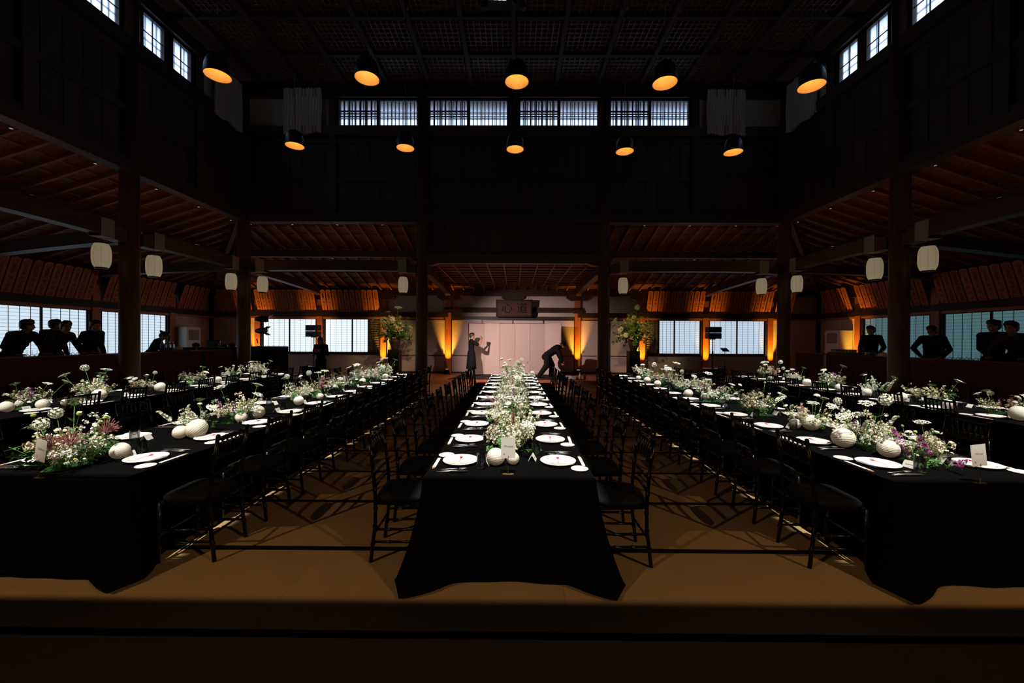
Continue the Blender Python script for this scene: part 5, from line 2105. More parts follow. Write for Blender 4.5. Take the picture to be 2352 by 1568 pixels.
def hair_mesh(fr, c, s, style):
    mb = MB()
    mb.sphere((0, -0.022, 0.045), (0.086, 0.098, 0.090), 20, 14)
    mb.sphere((0, -0.055, 0.0), (0.078, 0.060, 0.085), 16, 10)
    for q in (-1, 1):
        mb.sphere((q * 0.070, -0.002, 0.048), (0.020, 0.050, 0.050), 12, 8)
    for x in (-0.062, -0.038, -0.014, 0.016, 0.042, 0.064):
        mb.tube([(x * 0.3, 0.0, 0.128), (x * 0.75, 0.052, 0.112), (x * 1.05, 0.078 - abs(x) * 0.35, 0.070), (x * 1.15, 0.080 - abs(x) * 0.42, 0.050)], [0.022, 0.022, 0.017, 0.008], 8)
    if style == 'mop':
        for k in range(9):
            a = -2.2 + k * 0.55
            mb.sphere((0.066 * math.sin(a), 0.062 * math.cos(a) - 0.018, 0.085), (0.034, 0.034, 0.040), 10, 6)
    if style == 'long':
        mb.tube([(0, -0.07, 0.03), (0, -0.085, -0.06), (0.0, -0.075, -0.19)], [0.075, 0.07, 0.04], 12)
        for q in (-1, 1):
            mb.tube([(q * 0.07, 0.0, 0.05), (q * 0.078, 0.005, -0.06), (q * 0.065, 0.0, -0.16)], [0.028, 0.026, 0.012], 8)
    if style == 'bun':
        mb.sphere((0, -0.125, 0.07), (0.034, 0.042, 0.034), 12, 8)
    st = 0
    mb.v[:] = [tuple(c + fr @ (V(p) * s)) for p in mb.v]
    return remesh(mb, 'hair', 'hair', 0.010, 3)


def person(label, loc, yaw, J, hair='short', top='shirt', legs=True, scale=1.0, dress=False, sleeves='long', hands=None, hat=False, bulk=0.0, group=None, look=None, lean_up=None):
    """J: joints in the person's frame (x right, y ahead, z up)."""
    t = thing('person', label, 'person', loc, yaw, group)
    t.scale = (scale * (0.90 if label.startswith('woman') else 1.0), scale, scale)
    j = {k: V(v) for k, v in J.items()}
    fwd = V(look) if look else V((0, 1, 0))
    upv = V(lean_up) if lean_up else V((0, 0, 1))
    body = MB()
    head_into(body, j['head'], fwd, upv)
    limb(body, [(j['neck'] - (j['head'] - j['neck']) * 0.25, 0.062), (j['neck'], 0.056), (j['head'] - upv * 0.05, 0.052)])
    hip, chest = j['pelvis'], j['chest']
    right = (j['sr'] - j['sl']).normalized()

    def torso(mb, g):
        for a, rx, ry in ((0.0, 0.155, 0.105), (0.25, 0.150, 0.100), (0.5, 0.148, 0.100), (0.75, 0.165, 0.110), (1.0, 0.172, 0.112), (1.2, 0.135, 0.09)):
            c = hip.lerp(chest, a)
            ax = (chest - hip).normalized()
            fw = right.cross(ax) * -1
            st = len(mb.v)
            mb.sphere((0, 0, 0), (rx + g, ry + g, 0.10), 18, 10)
            fr = Matrix((right, fw, ax)).transposed()
            mb.v[st:] = [tuple(c + fr @ V(p)) for p in mb.v[st:]]
        limb(mb, [(j['sl'], 0.066 + g), (j['neck'] - (j['neck'] - chest) * 0.30, 0.075 + g), (j['sr'], 0.066 + g)])
    torso(body, -0.012)
    for q in 'lr':
        limb(body, [(j['s' + q], 0.052), (j['e' + q], 0.040), (j['w' + q], 0.027)])
        if legs:
            limb(body, [(j['h' + q], 0.082), (j['k' + q], 0.052), (j['a' + q], 0.038)])
    me = remesh(body, 'body', 'skin', 0.0105, 4)
    hb = MB()
    hands = hands or {}
    for q, sd in (('l', -1), ('r', 1)):
        d, u, cu = hands.get(q, ((j['w' + q] - j['e' + q]), (sd, 0, 0.2), 0.5))
        hand_into(hb, j['w' + q], d, u, sd, 1.0, cu)
    hm = hb.mesh('h', 'skin')
    bmx = bmesh.new()
    bmx.from_mesh(me)
    bmx.from_mesh(hm)
    for f_ in bmx.faces:
        f_.smooth = True
    bmx.to_mesh(me)
    bmx.free()
    bpy.data.meshes.remove(hm)
    me.materials.clear()
    me.materials.append(M['skin'])
    put('body', me, t)
    f = fwd.normalized()
    u = (upv - f * upv.dot(f)).normalized()
    r = f.cross(u)
    fr = Matrix((r, f, u)).transposed()
    for q in (-1, 1):
        b = MB()
        b.sphere((0, 0, 0), (0.0135, 0.007, 0.0062), 10, 6)
        b.tube([(-0.020, 0.004, 0.019), (0.0, 0.010, 0.024), (0.020, 0.004, 0.019)], 0.0035, 5)
        b.v[:] = [tuple(j['head'] + fr @ (V(p) + V((q * 0.031, 0.0805, 0.002)))) for p in b.v]
        b.obj('eye', 'eye', t)
    b = MB()
    b.sphere((0, 0, 0), (0.022, 0.006, 0.0055), 10, 6)
    b.v[:] = [tuple(j['head'] + fr @ (V(p) + V((0, 0.0895, -0.056)))) for p in b.v]
    b.obj('mouth', 'lip', t)
    hme = hair_mesh(fr, j['head'], 1.0, hair)
    put('hair', hme, t)
    if hat:
        b = MB()
        b.lathe([(0.0, 0.16), (0.06, 0.158), (0.095, 0.13), (0.102, 0.085), (0.106, 0.072), (0.165, 0.055), (0.167, 0.050), (0.105, 0.064)], 28)
        b.v[:] = [tuple(j['head'] + fr @ (V(p) + V((0, -0.01, 0)))) for p in b.v]
        b.obj('hat', 'shirt', t)
    cl = MB()
    torso(cl, 0.010 + bulk)
    if top != 'dress':
        limb(cl, [(hip, 0.13), (hip - (chest - hip).normalized() * 0.10, 0.135)])
    for q in 'lr':
        if sleeves == 'long':
            limb(cl, [(j['s' + q], 0.068 + bulk), (j['e' + q], 0.054 + bulk * 0.6), (j['e' + q].lerp(j['w' + q], 0.93), 0.040 + bulk * 0.4)])
        else:
            limb(cl, [(j['s' + q], 0.072), (j['s' + q].lerp(j['e' + q], 0.8), 0.066)])
    limb(cl, [(j['neck'] - (j['neck'] - chest) * 0.2, 0.070), (j['neck'] + (j['head'] - j['neck']) * 0.10, 0.060)])
    put('shirt' if top != 'dress' else 'dress_top', remesh(cl, 'shirt', 'shirt' if top == 'dress' else top, 0.0125, 3), t)
    if dress:
        b = MB()
        N = 40
        vs = []
        zs = (1.02, 0.90, 0.70, 0.45, 0.30)
        for k, z in enumerate(zs):
            rx = (0.155, 0.185, 0.20, 0.215, 0.225)[k]
            ry = (0.125, 0.155, 0.17, 0.185, 0.195)[k]
            for i in range(N):
                a = 2 * math.pi * i / N
                m_ = 1 + 0.05 * k / 4 * math.sin(a * 9)
                vs.append((math.cos(a) * rx * m_, math.sin(a) * ry * m_, z))
        b.add(vs, [(k * N + i, (k + 1) * N + i, (k + 1) * N + (i + 1) % N, k * N + (i + 1) % N) for k in range(4) for i in range(N)], True)
        b.obj('skirt', 'shirt', t)
    elif legs:
        tr_ = MB()
        tr_.sphere(hip, (0.165, 0.125, 0.12), 16, 10)
        for q in 'lr':
            limb(tr_, [(j['h' + q], 0.098 + bulk), (j['k' + q], 0.074 + bulk), (j['a' + q] + V((0, 0, 0.02)), 0.062 + bulk * 0.5)])
        put('trousers', remesh(tr_, 'trousers', 'trousers', 0.014, 3), t)
    if legs:
        for q in 'lr':
            b = MB()
            a = j['a' + q]
            fd = V(J.get('toe' + q, (0, 1, 0)))
            b.tube([a + V((0, -0.0, 0.0)) - fd * 0.06 - V((0, 0, a.z - 0.045)), a - V((0, 0, a.z - 0.05)), a + fd * 0.10 - V((0, 0, a.z - 0.038)), a + fd * 0.18 - V((0, 0, a.z - 0.024))], [0.040, 0.048, 0.042, 0.022], 12, flat=0.9)
            b.obj('shoe', 'shoe', t)
    return t


def stand(**k):
    d = dict(pelvis=(0, 0, 0.93), chest=(0, 0.0, 1.27), neck=(0, 0.0, 1.43), head=(0, 0.03, 1.575), sl=(-0.18, 0, 1.385), sr=(0.18, 0, 1.385),
             el=(-0.23, -0.02, 1.12), er=(0.23, -0.02, 1.12), wl=(-0.23, 0.06, 0.88), wr=(0.23, 0.06, 0.88),
             hl=(-0.095, 0, 0.90), hr=(0.095, 0, 0.90), kl=(-0.10, 0.015, 0.49), kr=(0.10, 0.015, 0.49), al=(-0.10, -0.02, 0.08), ar=(0.10, -0.02, 0.08))
    d.update(k)
    return d


FZ = 0.40
# staff of the left bar stand behind it and face the hall (+x): person frame y -> world +x is yaw -90 deg
HC = CTZ - FZ + 0.03      # height of a palm on the counter top, in the person's frame
LEAN = stand(pelvis=(0, -0.10, 0.93), chest=(0, 0.10, 1.24), neck=(0, 0.19, 1.38), head=(0, 0.25, 1.51), sl=(-0.18, 0.15, 1.33), sr=(0.18, 0.15, 1.33),
             el=(-0.30, 0.16, 1.10), er=(0.30, 0.16, 1.10), wl=(-0.24, 0.32, HC + 0.01), wr=(0.24, 0.32, HC + 0.01), hl=(-0.095, -0.10, 0.90), hr=(0.095, -0.10, 0.90),
             kl=(-0.10, -0.10, 0.49), kr=(0.10, -0.10, 0.49), al=(-0.10, -0.16, 0.08), ar=(0.10, -0.16, 0.08))
FLATH = {'l': ((0.15, 0.9, -0.02), (0, 0, 1), 0.15), 'r': ((-0.15, 0.9, -0.02), (0, 0, 1), 0.15)}
yl = R(-90)
xl = HX - 9.05 - 0.76
person('man in black shirt leaning on the left bar, head turned away, nearest the camera', (xl - 0.04, 7.84, FZ), yl, LEAN, 'mop', 'shirt', hands=FLATH, look=(-0.85, 0.5, -0.12))
person('man in dark brown jacket leaning on the left bar, face raised to the light', (xl - 0.02, 8.50, FZ), yl, LEAN, 'short', 'jacket', hands=FLATH, look=(0.25, 1, 0.12))
person('person in black half hidden behind the brown jacket at the left bar', (xl - 0.55, 8.93, FZ), yl, stand(head=(0, 0.05, 1.56)), 'short', 'shirt', look=(-0.9, 0.45, -0.05))
person('man in black shirt with one hand on the left bar, near the pillar', (xl - 0.02, 9.22, FZ), yl,
       stand(pelvis=(0, -0.04, 0.93), chest=(0, 0.04, 1.26), neck=(0, 0.08, 1.42), head=(0, 0.12, 1.56), sl=(-0.18, 0.06, 1.38), sr=(0.18, 0.06, 1.36), er=(0.33, 0.06, 1.13), wr=(0.27, 0.30, HC + 0.01), el=(-0.25, 0.0, 1.10), wl=(-0.21, 0.12, 0.88)),
       'mop', 'shirt', hands={'r': FLATH['r']}, look=(0.15, 1, -0.10))
person('woman with tied hair in dark blue short sleeves pouring behind bottles on left bar', (xl + 0.02, 10.82, FZ), R(-60),
       stand(pelvis=(0, -0.08, 0.88), chest=(0, 0.06, 1.14), neck=(0, 0.13, 1.27), head=(0, 0.21, 1.37), sl=(-0.17, 0.08, 1.22), sr=(0.17, 0.08, 1.22), el=(-0.20, 0.16, 1.00), er=(0.20, 0.16, 1.00), wl=(-0.06, 0.34, 1.02), wr=(0.06, 0.36, 1.03)),
       'bun', 'blue_shirt', sleeves='short', hands={'l': ((0.5, 1, 0.1), (0, 0, 1), 1.0), 'r': ((-0.5, 1, 0.1), (0, 0, 1), 1.0)}, look=(0.1, 1, -0.75), scale=0.97)
person('seated person in black behind the console table, face lit red', (-10.28, 13.85, 0.0), R(180),
       stand(pelvis=(0, -0.05, 0.90), chest=(0, 0.02, 1.22), neck=(0, 0.08, 1.36), head=(0, 0.14, 1.47), el=(-0.24, 0.08, 1.10), er=(0.24, 0.08, 1.10), wl=(-0.12, 0.30, 1.30), wr=(0.12, 0.30, 1.30)), 'mop', 'shirt', look=(-0.7, 1, -0.3))
# right bar
yr = R(90)
xr = HX + 9.05 + 0.80
person('man in black shirt behind the tumbler rack on the right bar', (xr, 11.0, FZ), R(112),
       stand(el=(-0.30, 0.03, 1.12), wl=(-0.31, 0.27, HC + 0.01), er=(0.26, 0.0, 1.10), wr=(0.16, 0.2, 0.92)), 'short', 'shirt', hands={'l': ((0, 0.8, -0.3), (0, 0, 1), 0.9)}, look=(0.15, 1, -0.05))
person('man in black shirt and tie at the right bar, hands on hips', (xr + 0.05, 9.45, FZ), R(120),
       stand(el=(-0.27, -0.10, 1.12), wl=(-0.19, 0.06, 0.95), er=(0.37, -0.12, 1.15), wr=(0.20, -0.04, 0.94), head=(0, 0.03, 1.56)), 'short', 'shirt',
       hands={'l': ((0.9, 0.2, -0.3), (0, -0.3, 1), 0.6), 'r': ((-0.5, 0.5, -0.5), (0.3, -0.3, 1), 0.6)}, look=(0.35, 1, -0.12), scale=0.98)
person('man with full wavy hair in black shirt at the right bar, looking aside', (xr + 0.05, 8.24, FZ), R(108), stand(el=(-0.24, -0.10, 1.12), wl=(-0.10, -0.16, 0.95), er=(0.24, -0.10, 1.12), wr=(0.10, -0.16, 0.95)), 'mop', 'shirt', look=(0.5, 1, -0.05), scale=1.02)
person('man in dark jacket and tie at the right bar, at the frame edge', (xr + 0.0, 7.78, FZ), R(104), LEAN, 'short', 'jacket', hands=FLATH, look=(0.1, 1, 0.0), scale=1.03)
# woman with a phone in front of the left speaker
c = at(737, 800, y=13.45)
pw = person('woman in black trouser suit looking at a phone, before the left speaker', (c.x, 13.45, 0.004), R(180) + 0.15,
            stand(el=(-0.24, 0.04, 1.13), er=(0.24, 0.04, 1.13), wl=(-0.07, 0.24, 1.19), wr=(0.07, 0.24, 1.19), head=(0, 0.05, 1.565)), 'long', 'shirt',
            hands={'l': ((0.5, 0.4, 0.5), (-0.6, 0.3, -0.3), 0.8), 'r': ((-0.5, 0.4, 0.5), (0.6, 0.3, -0.3), 0.8)}, look=(-0.1, 1, -0.45), scale=1.02)
t = thing('phone', 'red cased phone held by the woman in the black suit', 'phone', (c.x - 0.02, 13.45 - 0.335, 1.29), 0.15)
t.rotation_euler = (R(-50), 0, 0.15)
b = MB()
b.bx(-0.038, 0.038, -0.005, 0.005, -0.075, 0.075)
b.obj('case', 'red', t)
b = MB()
b.bx(-0.034, 0.034, 0.005, 0.007, -0.07, 0.07)
b.obj('screen', 'black', t)
# woman photographing on the stage, man bending in a hat
c = at(1083, 800, y=16.15)
person('woman in long black short-sleeved dress raising a phone beside the folding screen', (c.x, 16.1, 0.165), R(-78),
       stand(sl=(-0.165, 0, 1.375), sr=(0.165, 0, 1.375), el=(-0.17, 0.27, 1.24), er=(0.17, 0.29, 1.22), wl=(-0.05, 0.38, 1.44), wr=(0.05, 0.39, 1.43)), 'short', 'dress', sleeves='short', dress=True,
       hands={'l': ((0.1, 0.1, 1), (-0.3, 0.8, 0), 0.7), 'r': ((-0.1, 0.1, 1), (0.3, 0.8, 0), 0.7)}, look=(0.1, 1, -0.12), scale=1.04)
t = thing('raised_phone', 'dark phone held up by the woman beside the folding screen', 'phone', (c.x + 0.40, 16.05, 1.80), 0)
t.rotation_euler = (0, 0, R(-78))
b = MB()
b.bx(-0.06, 0.06, -0.005, 0.005, -0.035, 0.035)
b.obj('case', 'black', t)
b = MB()
b.bx(-0.055, 0.055, -0.007, -0.005, -0.03, 0.03)
b.obj('screen', 'band', t)
c = at(1262, 800, y=16.0)
person('man in dark hat and loose black clothes bending over before the folding screen', (c.x - 0.10, 15.9, 0.165), R(-90),
       stand(pelvis=(0, 0.0, 0.86), chest=(0, 0.34, 1.10), neck=(0, 0.47, 1.17), head=(0, 0.60, 1.22), sl=(-0.18, 0.38, 1.12), sr=(0.18, 0.38, 1.12), el=(-0.20, 0.48, 0.84), er=(0.20, 0.50, 0.84), wl=(-0.17, 0.60, 0.60), wr=(0.17, 0.56, 0.60),
             hl=(-0.10, 0.0, 0.84), hr=(0.10, 0.0, 0.84), kl=(-0.11, 0.20, 0.47), kr=(0.12, -0.02, 0.48), al=(-0.11, 0.16, 0.08), ar=(0.12, -0.30, 0.08)), 'short', 'shirt', hat=True, look=(0, 1, -0.42), lean_up=(0, 0.42, 1), scale=1.03, bulk=0.045)

# ------------------------------------------------------------------ urns with large arrangements on plinths: plinth and urn here, flowers below
URN = []
for s, nm, px, y in ((-1, 'left', 907, 15.6), (1, 'right', 1455, 15.6)):
    c = at(px, 830, y=y)
    t = thing('plinth', 'tall black plinth under the %s flower urn' % nm, 'plinth', (c.x, y, 0.161))
    b = MB()
    b.bx(-0.21, 0.19, -0.20, 0.20, 0.0, 1.09)
    b.obj('plinth_body', 'black', t)
    b = MB()
    b.bx(0.19, 0.21, -0.20, 0.20, 0.0, 1.09) if s < 0 else b.bx(-0.215, -0.21, -0.20, 0.20, 0.0, 1.09)
    b.obj('side_panel', 'dark_wood', t)
    URN.append((s, nm, c.x, y, 0.161 + 1.09))
# ------------------------------------------------------------------ flowers
frnd = random.Random(21)


def rvec(rn):
    while True:
        v = V((rn.uniform(-1, 1), rn.uniform(-1, 1), rn.uniform(-1, 1)))
        if 0.05 < v.length < 1:
            return v.normalized()


def floret(mb, c, nrm, r, petals=5, cup=0.25, wid=0.55, rn=frnd):
    """A small open flower: petals as kites around the normal."""
    n = V(nrm).normalized()
    a = n.orthogonal().normalized()
    b = n.cross(a)
    ph = rn.uniform(0, 6.28)
    c = V(c)
    for k in range(petals):
        t = ph + 2 * math.pi * k / petals
        d = a * math.cos(t) + b * math.sin(t)
        e = a * -math.sin(t) + b * math.cos(t)
        w_ = r * wid
        mb.add([c, c + d * r * 0.6 + e * w_ * 0.5 + n * r * cup * 0.6, c + d * r + n * r * cup, c + d * r * 0.6 - e * w_ * 0.5 + n * r * cup * 0.6], [(0, 1, 2, 3)])


def leaf(mb, p, d, up, L, wd):
    p, d = V(p), V(d).normalized()
    s = d.cross(V(up))
    if s.length < 1e-3:
        s = d.orthogonal()
    s.normalize()
    u = s.cross(d)
    mb.add([p, p + d * L * 0.45 + s * wd / 2 + u * wd * 0.15, p + d * L - u * L * 0.12, p + d * L * 0.45 - s * wd / 2 + u * wd * 0.15, p + d * L * 0.45 - u * 0.0], [(0, 1, 4), (1, 2, 4), (2, 3, 4), (3, 0, 4)])


def stem_path(h, lean, curve, n=6):
    return [V((lean * t + curve * t * t, 0.12 * lean * math.sin(t * 3), h * t)) for t in [k / (n - 1) for k in range(n)]]


def stem_mesh(path, r, leaves=0, rn=frnd):
    b = MB()
    b.tube(path, [r * (1 - 0.4 * k / (len(path) - 1)) for k in range(len(path))], 5)
    b.mi = 1
    for k in range(leaves):
        t = rn.uniform(0.15, 0.75)
        p = path[0].lerp(path[-1], t)
        q = min(len(path) - 2, int(t * (len(path) - 1)))
        p = path[q].lerp(path[q + 1], t * (len(path) - 1) - q)
        a = rn.uniform(0, 6.28)
        leaf(b, p, (math.cos(a), math.sin(a), 0.6), (0, 0, 1), rn.uniform(0.03, 0.055), rn.uniform(0.014, 0.024))
    return b.mesh('stem', ['stem', 'leaf'])


PROTO = {}


def make_proto(kind, rn):
    """One flowering stem: (stem mesh, bloom mesh); the base of the stem is at the origin."""
    if kind == 'umbel':
        h = rn.uniform(0.24, 0.36)
        path = stem_path(h, rn.uniform(-.03, .05), rn.uniform(0, .05))
        tip = path[-1]
        b = MB()
        for k in range(17):
            a = k * 2.4
            rr = 0.052 * math.sqrt((k + 0.5) / 17)
            e = tip + V((rr * math.cos(a), rr * math.sin(a), 0.040 - rr * 0.25))
            b.mi = 0
            b.tube([tip, tip.lerp(e, 0.6) + V((0, 0, 0.004)), e], 0.0009, 3, False)
            for q in range(8):
                o = V((rn.gauss(0, 0.0075), rn.gauss(0, 0.0075), rn.uniform(-0.002, 0.005)))
                b.mi = 1
                floret(b, e + o, V((o.x * 20, o.y * 20, 1)), rn.uniform(0.0042, 0.0062), 4, 0.1, 0.9, rn)
        return stem_mesh(path, 0.0026, 2, rn), b.mesh('umbel', ['stem', 'white_petal'])
    if kind == 'spray' or kind == 'spray_white':
        h = rn.uniform(0.14, 0.25)
        path = stem_path(h, rn.uniform(-.05, .08), rn.uniform(0, .04))
        b = MB()
        for k in range(20):
            t = rn.uniform(0.35, 1.0)
            q = min(4, int(t * 5))
            p = path[q].lerp(path[q + 1], t * 5 - q)
            d = rvec(rn)
            d.z = abs(d.z) * 0.7 + 0.25
            e = p + d * rn.uniform(0.03, 0.075)
            b.mi = 0
            b.tube([p, p.lerp(e, 0.5) + V((0, 0, 0.006)), e], 0.0009, 3, False)
            for q in range(7):
                o = rvec(rn) * rn.uniform(0.003, 0.017)
                b.mi = 1 if rn.random() < 0.95 else 2
                floret(b, e + o, o + d * 0.006, rn.uniform(0.0052, 0.0088), 5, 0.3, 0.75, rn)
        return stem_mesh(path, 0.0022, 1, rn), b.mesh('flower_spray', ['stem', 'cream_petal' if kind == 'spray' else 'white_petal', 'yellow_eye'])
    if kind == 'scabiosa':
        h = rn.uniform(0.26, 0.36)
        path = stem_path(h, rn.uniform(-.04, .06), rn.uniform(-.02, .06))
        tip = path[-1]
        b = MB()
        b.mi = 0
        b.sphere(tip + V((0, 0, 0.004)), (0.012, 0.012, 0.009), 8, 5)
        b.mi = 1
        for k in range(70):
            d = rvec(rn)
            d.z = abs(d.z) * 0.8
            floret(b, tip + V((d.x * 0.024, d.y * 0.024, 0.006 + d.z * 0.015)), d + V((0, 0, 0.4)), 0.0105, 4, 0.25, 0.8, rn)
        return stem_mesh(path, 0.002, 1, rn), b.mesh('flower_head', ['green_petal', 'white_petal'])
    if kind == 'bud':
        h = rn.uniform(0.28, 0.40)
        path = stem_path(h, rn.uniform(-.04, .05), rn.uniform(-.03, .09))
        b = MB()
        tip = path[-1]
        b.sphere(tip + V((0, 0, 0.006)), (0.0125, 0.0125, 0.010), 9, 6)
        b.mi = 1
        for k in range(14):
            a = k * 2.4
            floret(b, tip + V((0.006 * math.cos(a), 0.006 * math.sin(a), 0.016)), (math.cos(a) * 0.3, math.sin(a) * 0.3, 1), 0.005, 4, 0.4, 0.7, rn)
        return stem_mesh(path, 0.0017, 1, rn), b.mesh('bud', ['lime', 'green_petal'])
    if kind == 'allium':
        h = rn.uniform(0.30, 0.40)
        path = stem_path(h, rn.uniform(-.03, .03), rn.uniform(-.02, .05))
        tip = path[-1] + V((0, 0, 0.02))
        b = MB()
        for k in range(44):
            z = 1 - 2 * (k + 0.5) / 44
            a = k * 2.39996
            d = V((math.sqrt(1 - z * z) * math.cos(a), math.sqrt(1 - z * z) * math.sin(a), z))
            e = tip + d * rn.uniform(0.034, 0.042)
            b.mi = 0
            b.tube([tip, e], 0.0008, 3, False)
            b.mi = 1
            floret(b, e, d, 0.0115, 6, 0.25, 0.5, rn)
        return stem_mesh(path, 0.0027, 0, rn), b.mesh('flower_globe', ['stem', 'white_petal'])
    if kind == 'lilac' or kind == 'pink':
        h = rn.uniform(0.13, 0.24)
        path = stem_path(h, rn.uniform(-.04, .08), rn.uniform(0, .05))
        tip, d = path[-1], (path[-1] - path[-2]).normalized()
        b = MB()
        for k in range(120):
            t = rn.random() ** 1.3
            o = rvec(rn)
            rr = (0.036 * (1 - t) + 0.008) * math.sqrt(rn.uniform(0.4, 1))
            c = tip - d * 0.05 + d * (t * 0.13) + (o - d * o.dot(d)) * rr
            floret(b, c, o + d * 0.3, rn.uniform(0.0065, 0.009), 4, 0.15, 0.75, rn)
        return stem_mesh(path, 0.003, 3, rn), b.mesh('flower_panicle', ['purple_petal' if kind == 'lilac' else 'pink_petal'])
    if kind == 'spike':
        h = rn.uniform(0.26, 0.36)
        path = stem_path(h, rn.uniform(0.02, .08), rn.uniform(0.05, .13), 8)
        path[-1].z -= 0.035
        b = MB()
        for k in range(90):
            t = 0.5 + 0.5 * (k / 90)
            q = min(6, int(t * 7))
            p = path[q].lerp(path[q + 1], t * 7 - q)
            o = rvec(rn)
            s_ = (1 - t) * 0.030 + 0.006
            b.mi = 0 if t < 0.86 else 1
            floret(b, p + o * s_, o, 0.010 * (1.5 - t) + 0.002, 6, 0.3, 0.5, rn)
        return stem_mesh(path, 0.003, 2, rn), b.mesh('flower_spike', ['white_petal', 'green_petal'])
    if kind == 'hydrangea':
        path = stem_path(rn.uniform(0.05, 0.09), 0.01, 0.01)
        tip = path[-1]
        b = MB()
        for k in range(90):
            z = 1 - 1.6 * (k + 0.5) / 90
            a = k * 2.39996
            r_ = math.sqrt(max(0, 1 - z * z))
            d = V((r_ * math.cos(a), r_ * math.sin(a), z))
            floret(b, tip + d * rn.uniform(0.036, 0.045), d + rvec(rn) * 0.35, 0.012, 4, 0.12, 0.9, rn)
        return stem_mesh(path, 0.004, 2, rn), b.mesh('flower_ball', ['white_petal' if rn.random() < 0.6 else 'green_petal'])
    if kind == 'pincushion':
        path = stem_path(rn.uniform(0.10, 0.16), 0.0, 0.02)
        tip = path[-1]
        b = MB()
        for k in range(70):
            d = rvec(rn)
            d.z = abs(d.z) + 0.25
            d.normalize()
            e = tip + d * rn.uniform(0.05, 0.085) + V((0, 0, 0.02 * d.z))
            b.tube([tip, tip.lerp(e, 0.6) + V((0, 0, 0.008)), e], [0.0012, 0.0012, 0.0022], 3, False)
        return stem_mesh(path, 0.003, 2, rn), b.mesh('flower_pincushion', ['pink_petal'])
    if kind == 'foliage':
        h = rn.uniform(0.10, 0.22)
        path = stem_path(h, rn.uniform(.02, .09), rn.uniform(0.02, .08))
        b = MB()
        for k in range(26):
            t = rn.uniform(0.15, 1.0)
            q = min(4, int(t * 5))
            p = path[q].lerp(path[q + 1], t * 5 - q)
            a = rn.uniform(0, 6.28)
            d = V((math.cos(a), math.sin(a), rn.uniform(-0.2, 0.8)))
            leaf(b, p + d * 0.006, d, (0, 0, 1), rn.uniform(0.022, 0.042), rn.uniform(0.014, 0.026))
        return stem_mesh(path, 0.002, 0, rn), b.mesh('leafage', ['leaf'])
    if kind == 'fern':
        path = stem_path(rn.uniform(0.16, 0.26), 0.05, 0.10, 9)
        path[-1].z -= 0.04
        b = MB()
        for k in range(130):
            t = 0.25 + 0.75 * k / 130
            q = min(7, int(t * 8))
            p = path[q].lerp(path[q + 1], t * 8 - q)
            o = rvec(rn)
            L = 0.030 * math.sin(math.pi * min(1, (1.06 - t) * 1.1)) + 0.006
            leaf(b, p, o + V((0, 0, 0.2)), (0, 0, 1), L, 0.004)
        return stem_mesh(path, 0.002, 0, rn), b.mesh('frond', ['lime'])


KINDS = ('umbel', 'spray', 'spray_white', 'scabiosa', 'bud', 'allium', 'lilac', 'pink', 'spike', 'hydrangea', 'pincushion', 'foliage', 'fern')
for kd in KINDS:
    PROTO[kd] = [make_proto(kd, random.Random(kd + str(i))) for i in range(4 if kd in ('spray', 'spray_white', 'umbel', 'foliage') else 3)]


def moss_mesh(seed):
    rn = random.Random(seed)
    b = MB()
    N = 18
    rings = 5
    ph = [rn.uniform(0, 6) for _ in range(3)]
    vs = [(0, 0, 0.034)]
    for j in range(1, rings + 1):
        for k in range(N):
            a = 2 * math.pi * k / N
            r = j / rings * (1 + 0.18 * math.sin(2 * a + ph[0]) + 0.10 * math.sin(5 * a + ph[1]))
            vs.append((0.10 * r * math.cos(a), 0.075 * r * math.sin(a), 0.034 * (1 - (j / rings) ** 2) + rn.uniform(0, 0.006) if j < rings else 0.0))
    fs = [(0, 1 + k, 1 + (k + 1) % N) for k in range(N)] + [(1 + j * N + k, 1 + (j + 1) * N + k, 1 + (j + 1) * N + (k + 1) % N, 1 + j * N + (k + 1) % N) for j in range(rings - 1) for k in range(N)]
    b.add(vs, fs, True)
    for k in range(420):
        a = rn.uniform(0, 6.28)
        r = math.sqrt(rn.random()) * 1.02
        x, y = 0.10 * r * math.cos(a), 0.075 * r * math.sin(a)
        z = 0.036 * max(0, 1 - r * r)
        d = V((x * 5, y * 5, 1)) + rvec(rn) * 0.9
        b.mi = 0 if rn.random() < 0.9 else 1
        leaf(b, (x, y, z - 0.002), d, (0.3, 0.2, 1), rn.uniform(0.008, 0.018), 0.003)
    return b.mesh('moss_pad', ['moss', 'soil'])


m_moss = [moss_mesh(i) for i in range(3)]


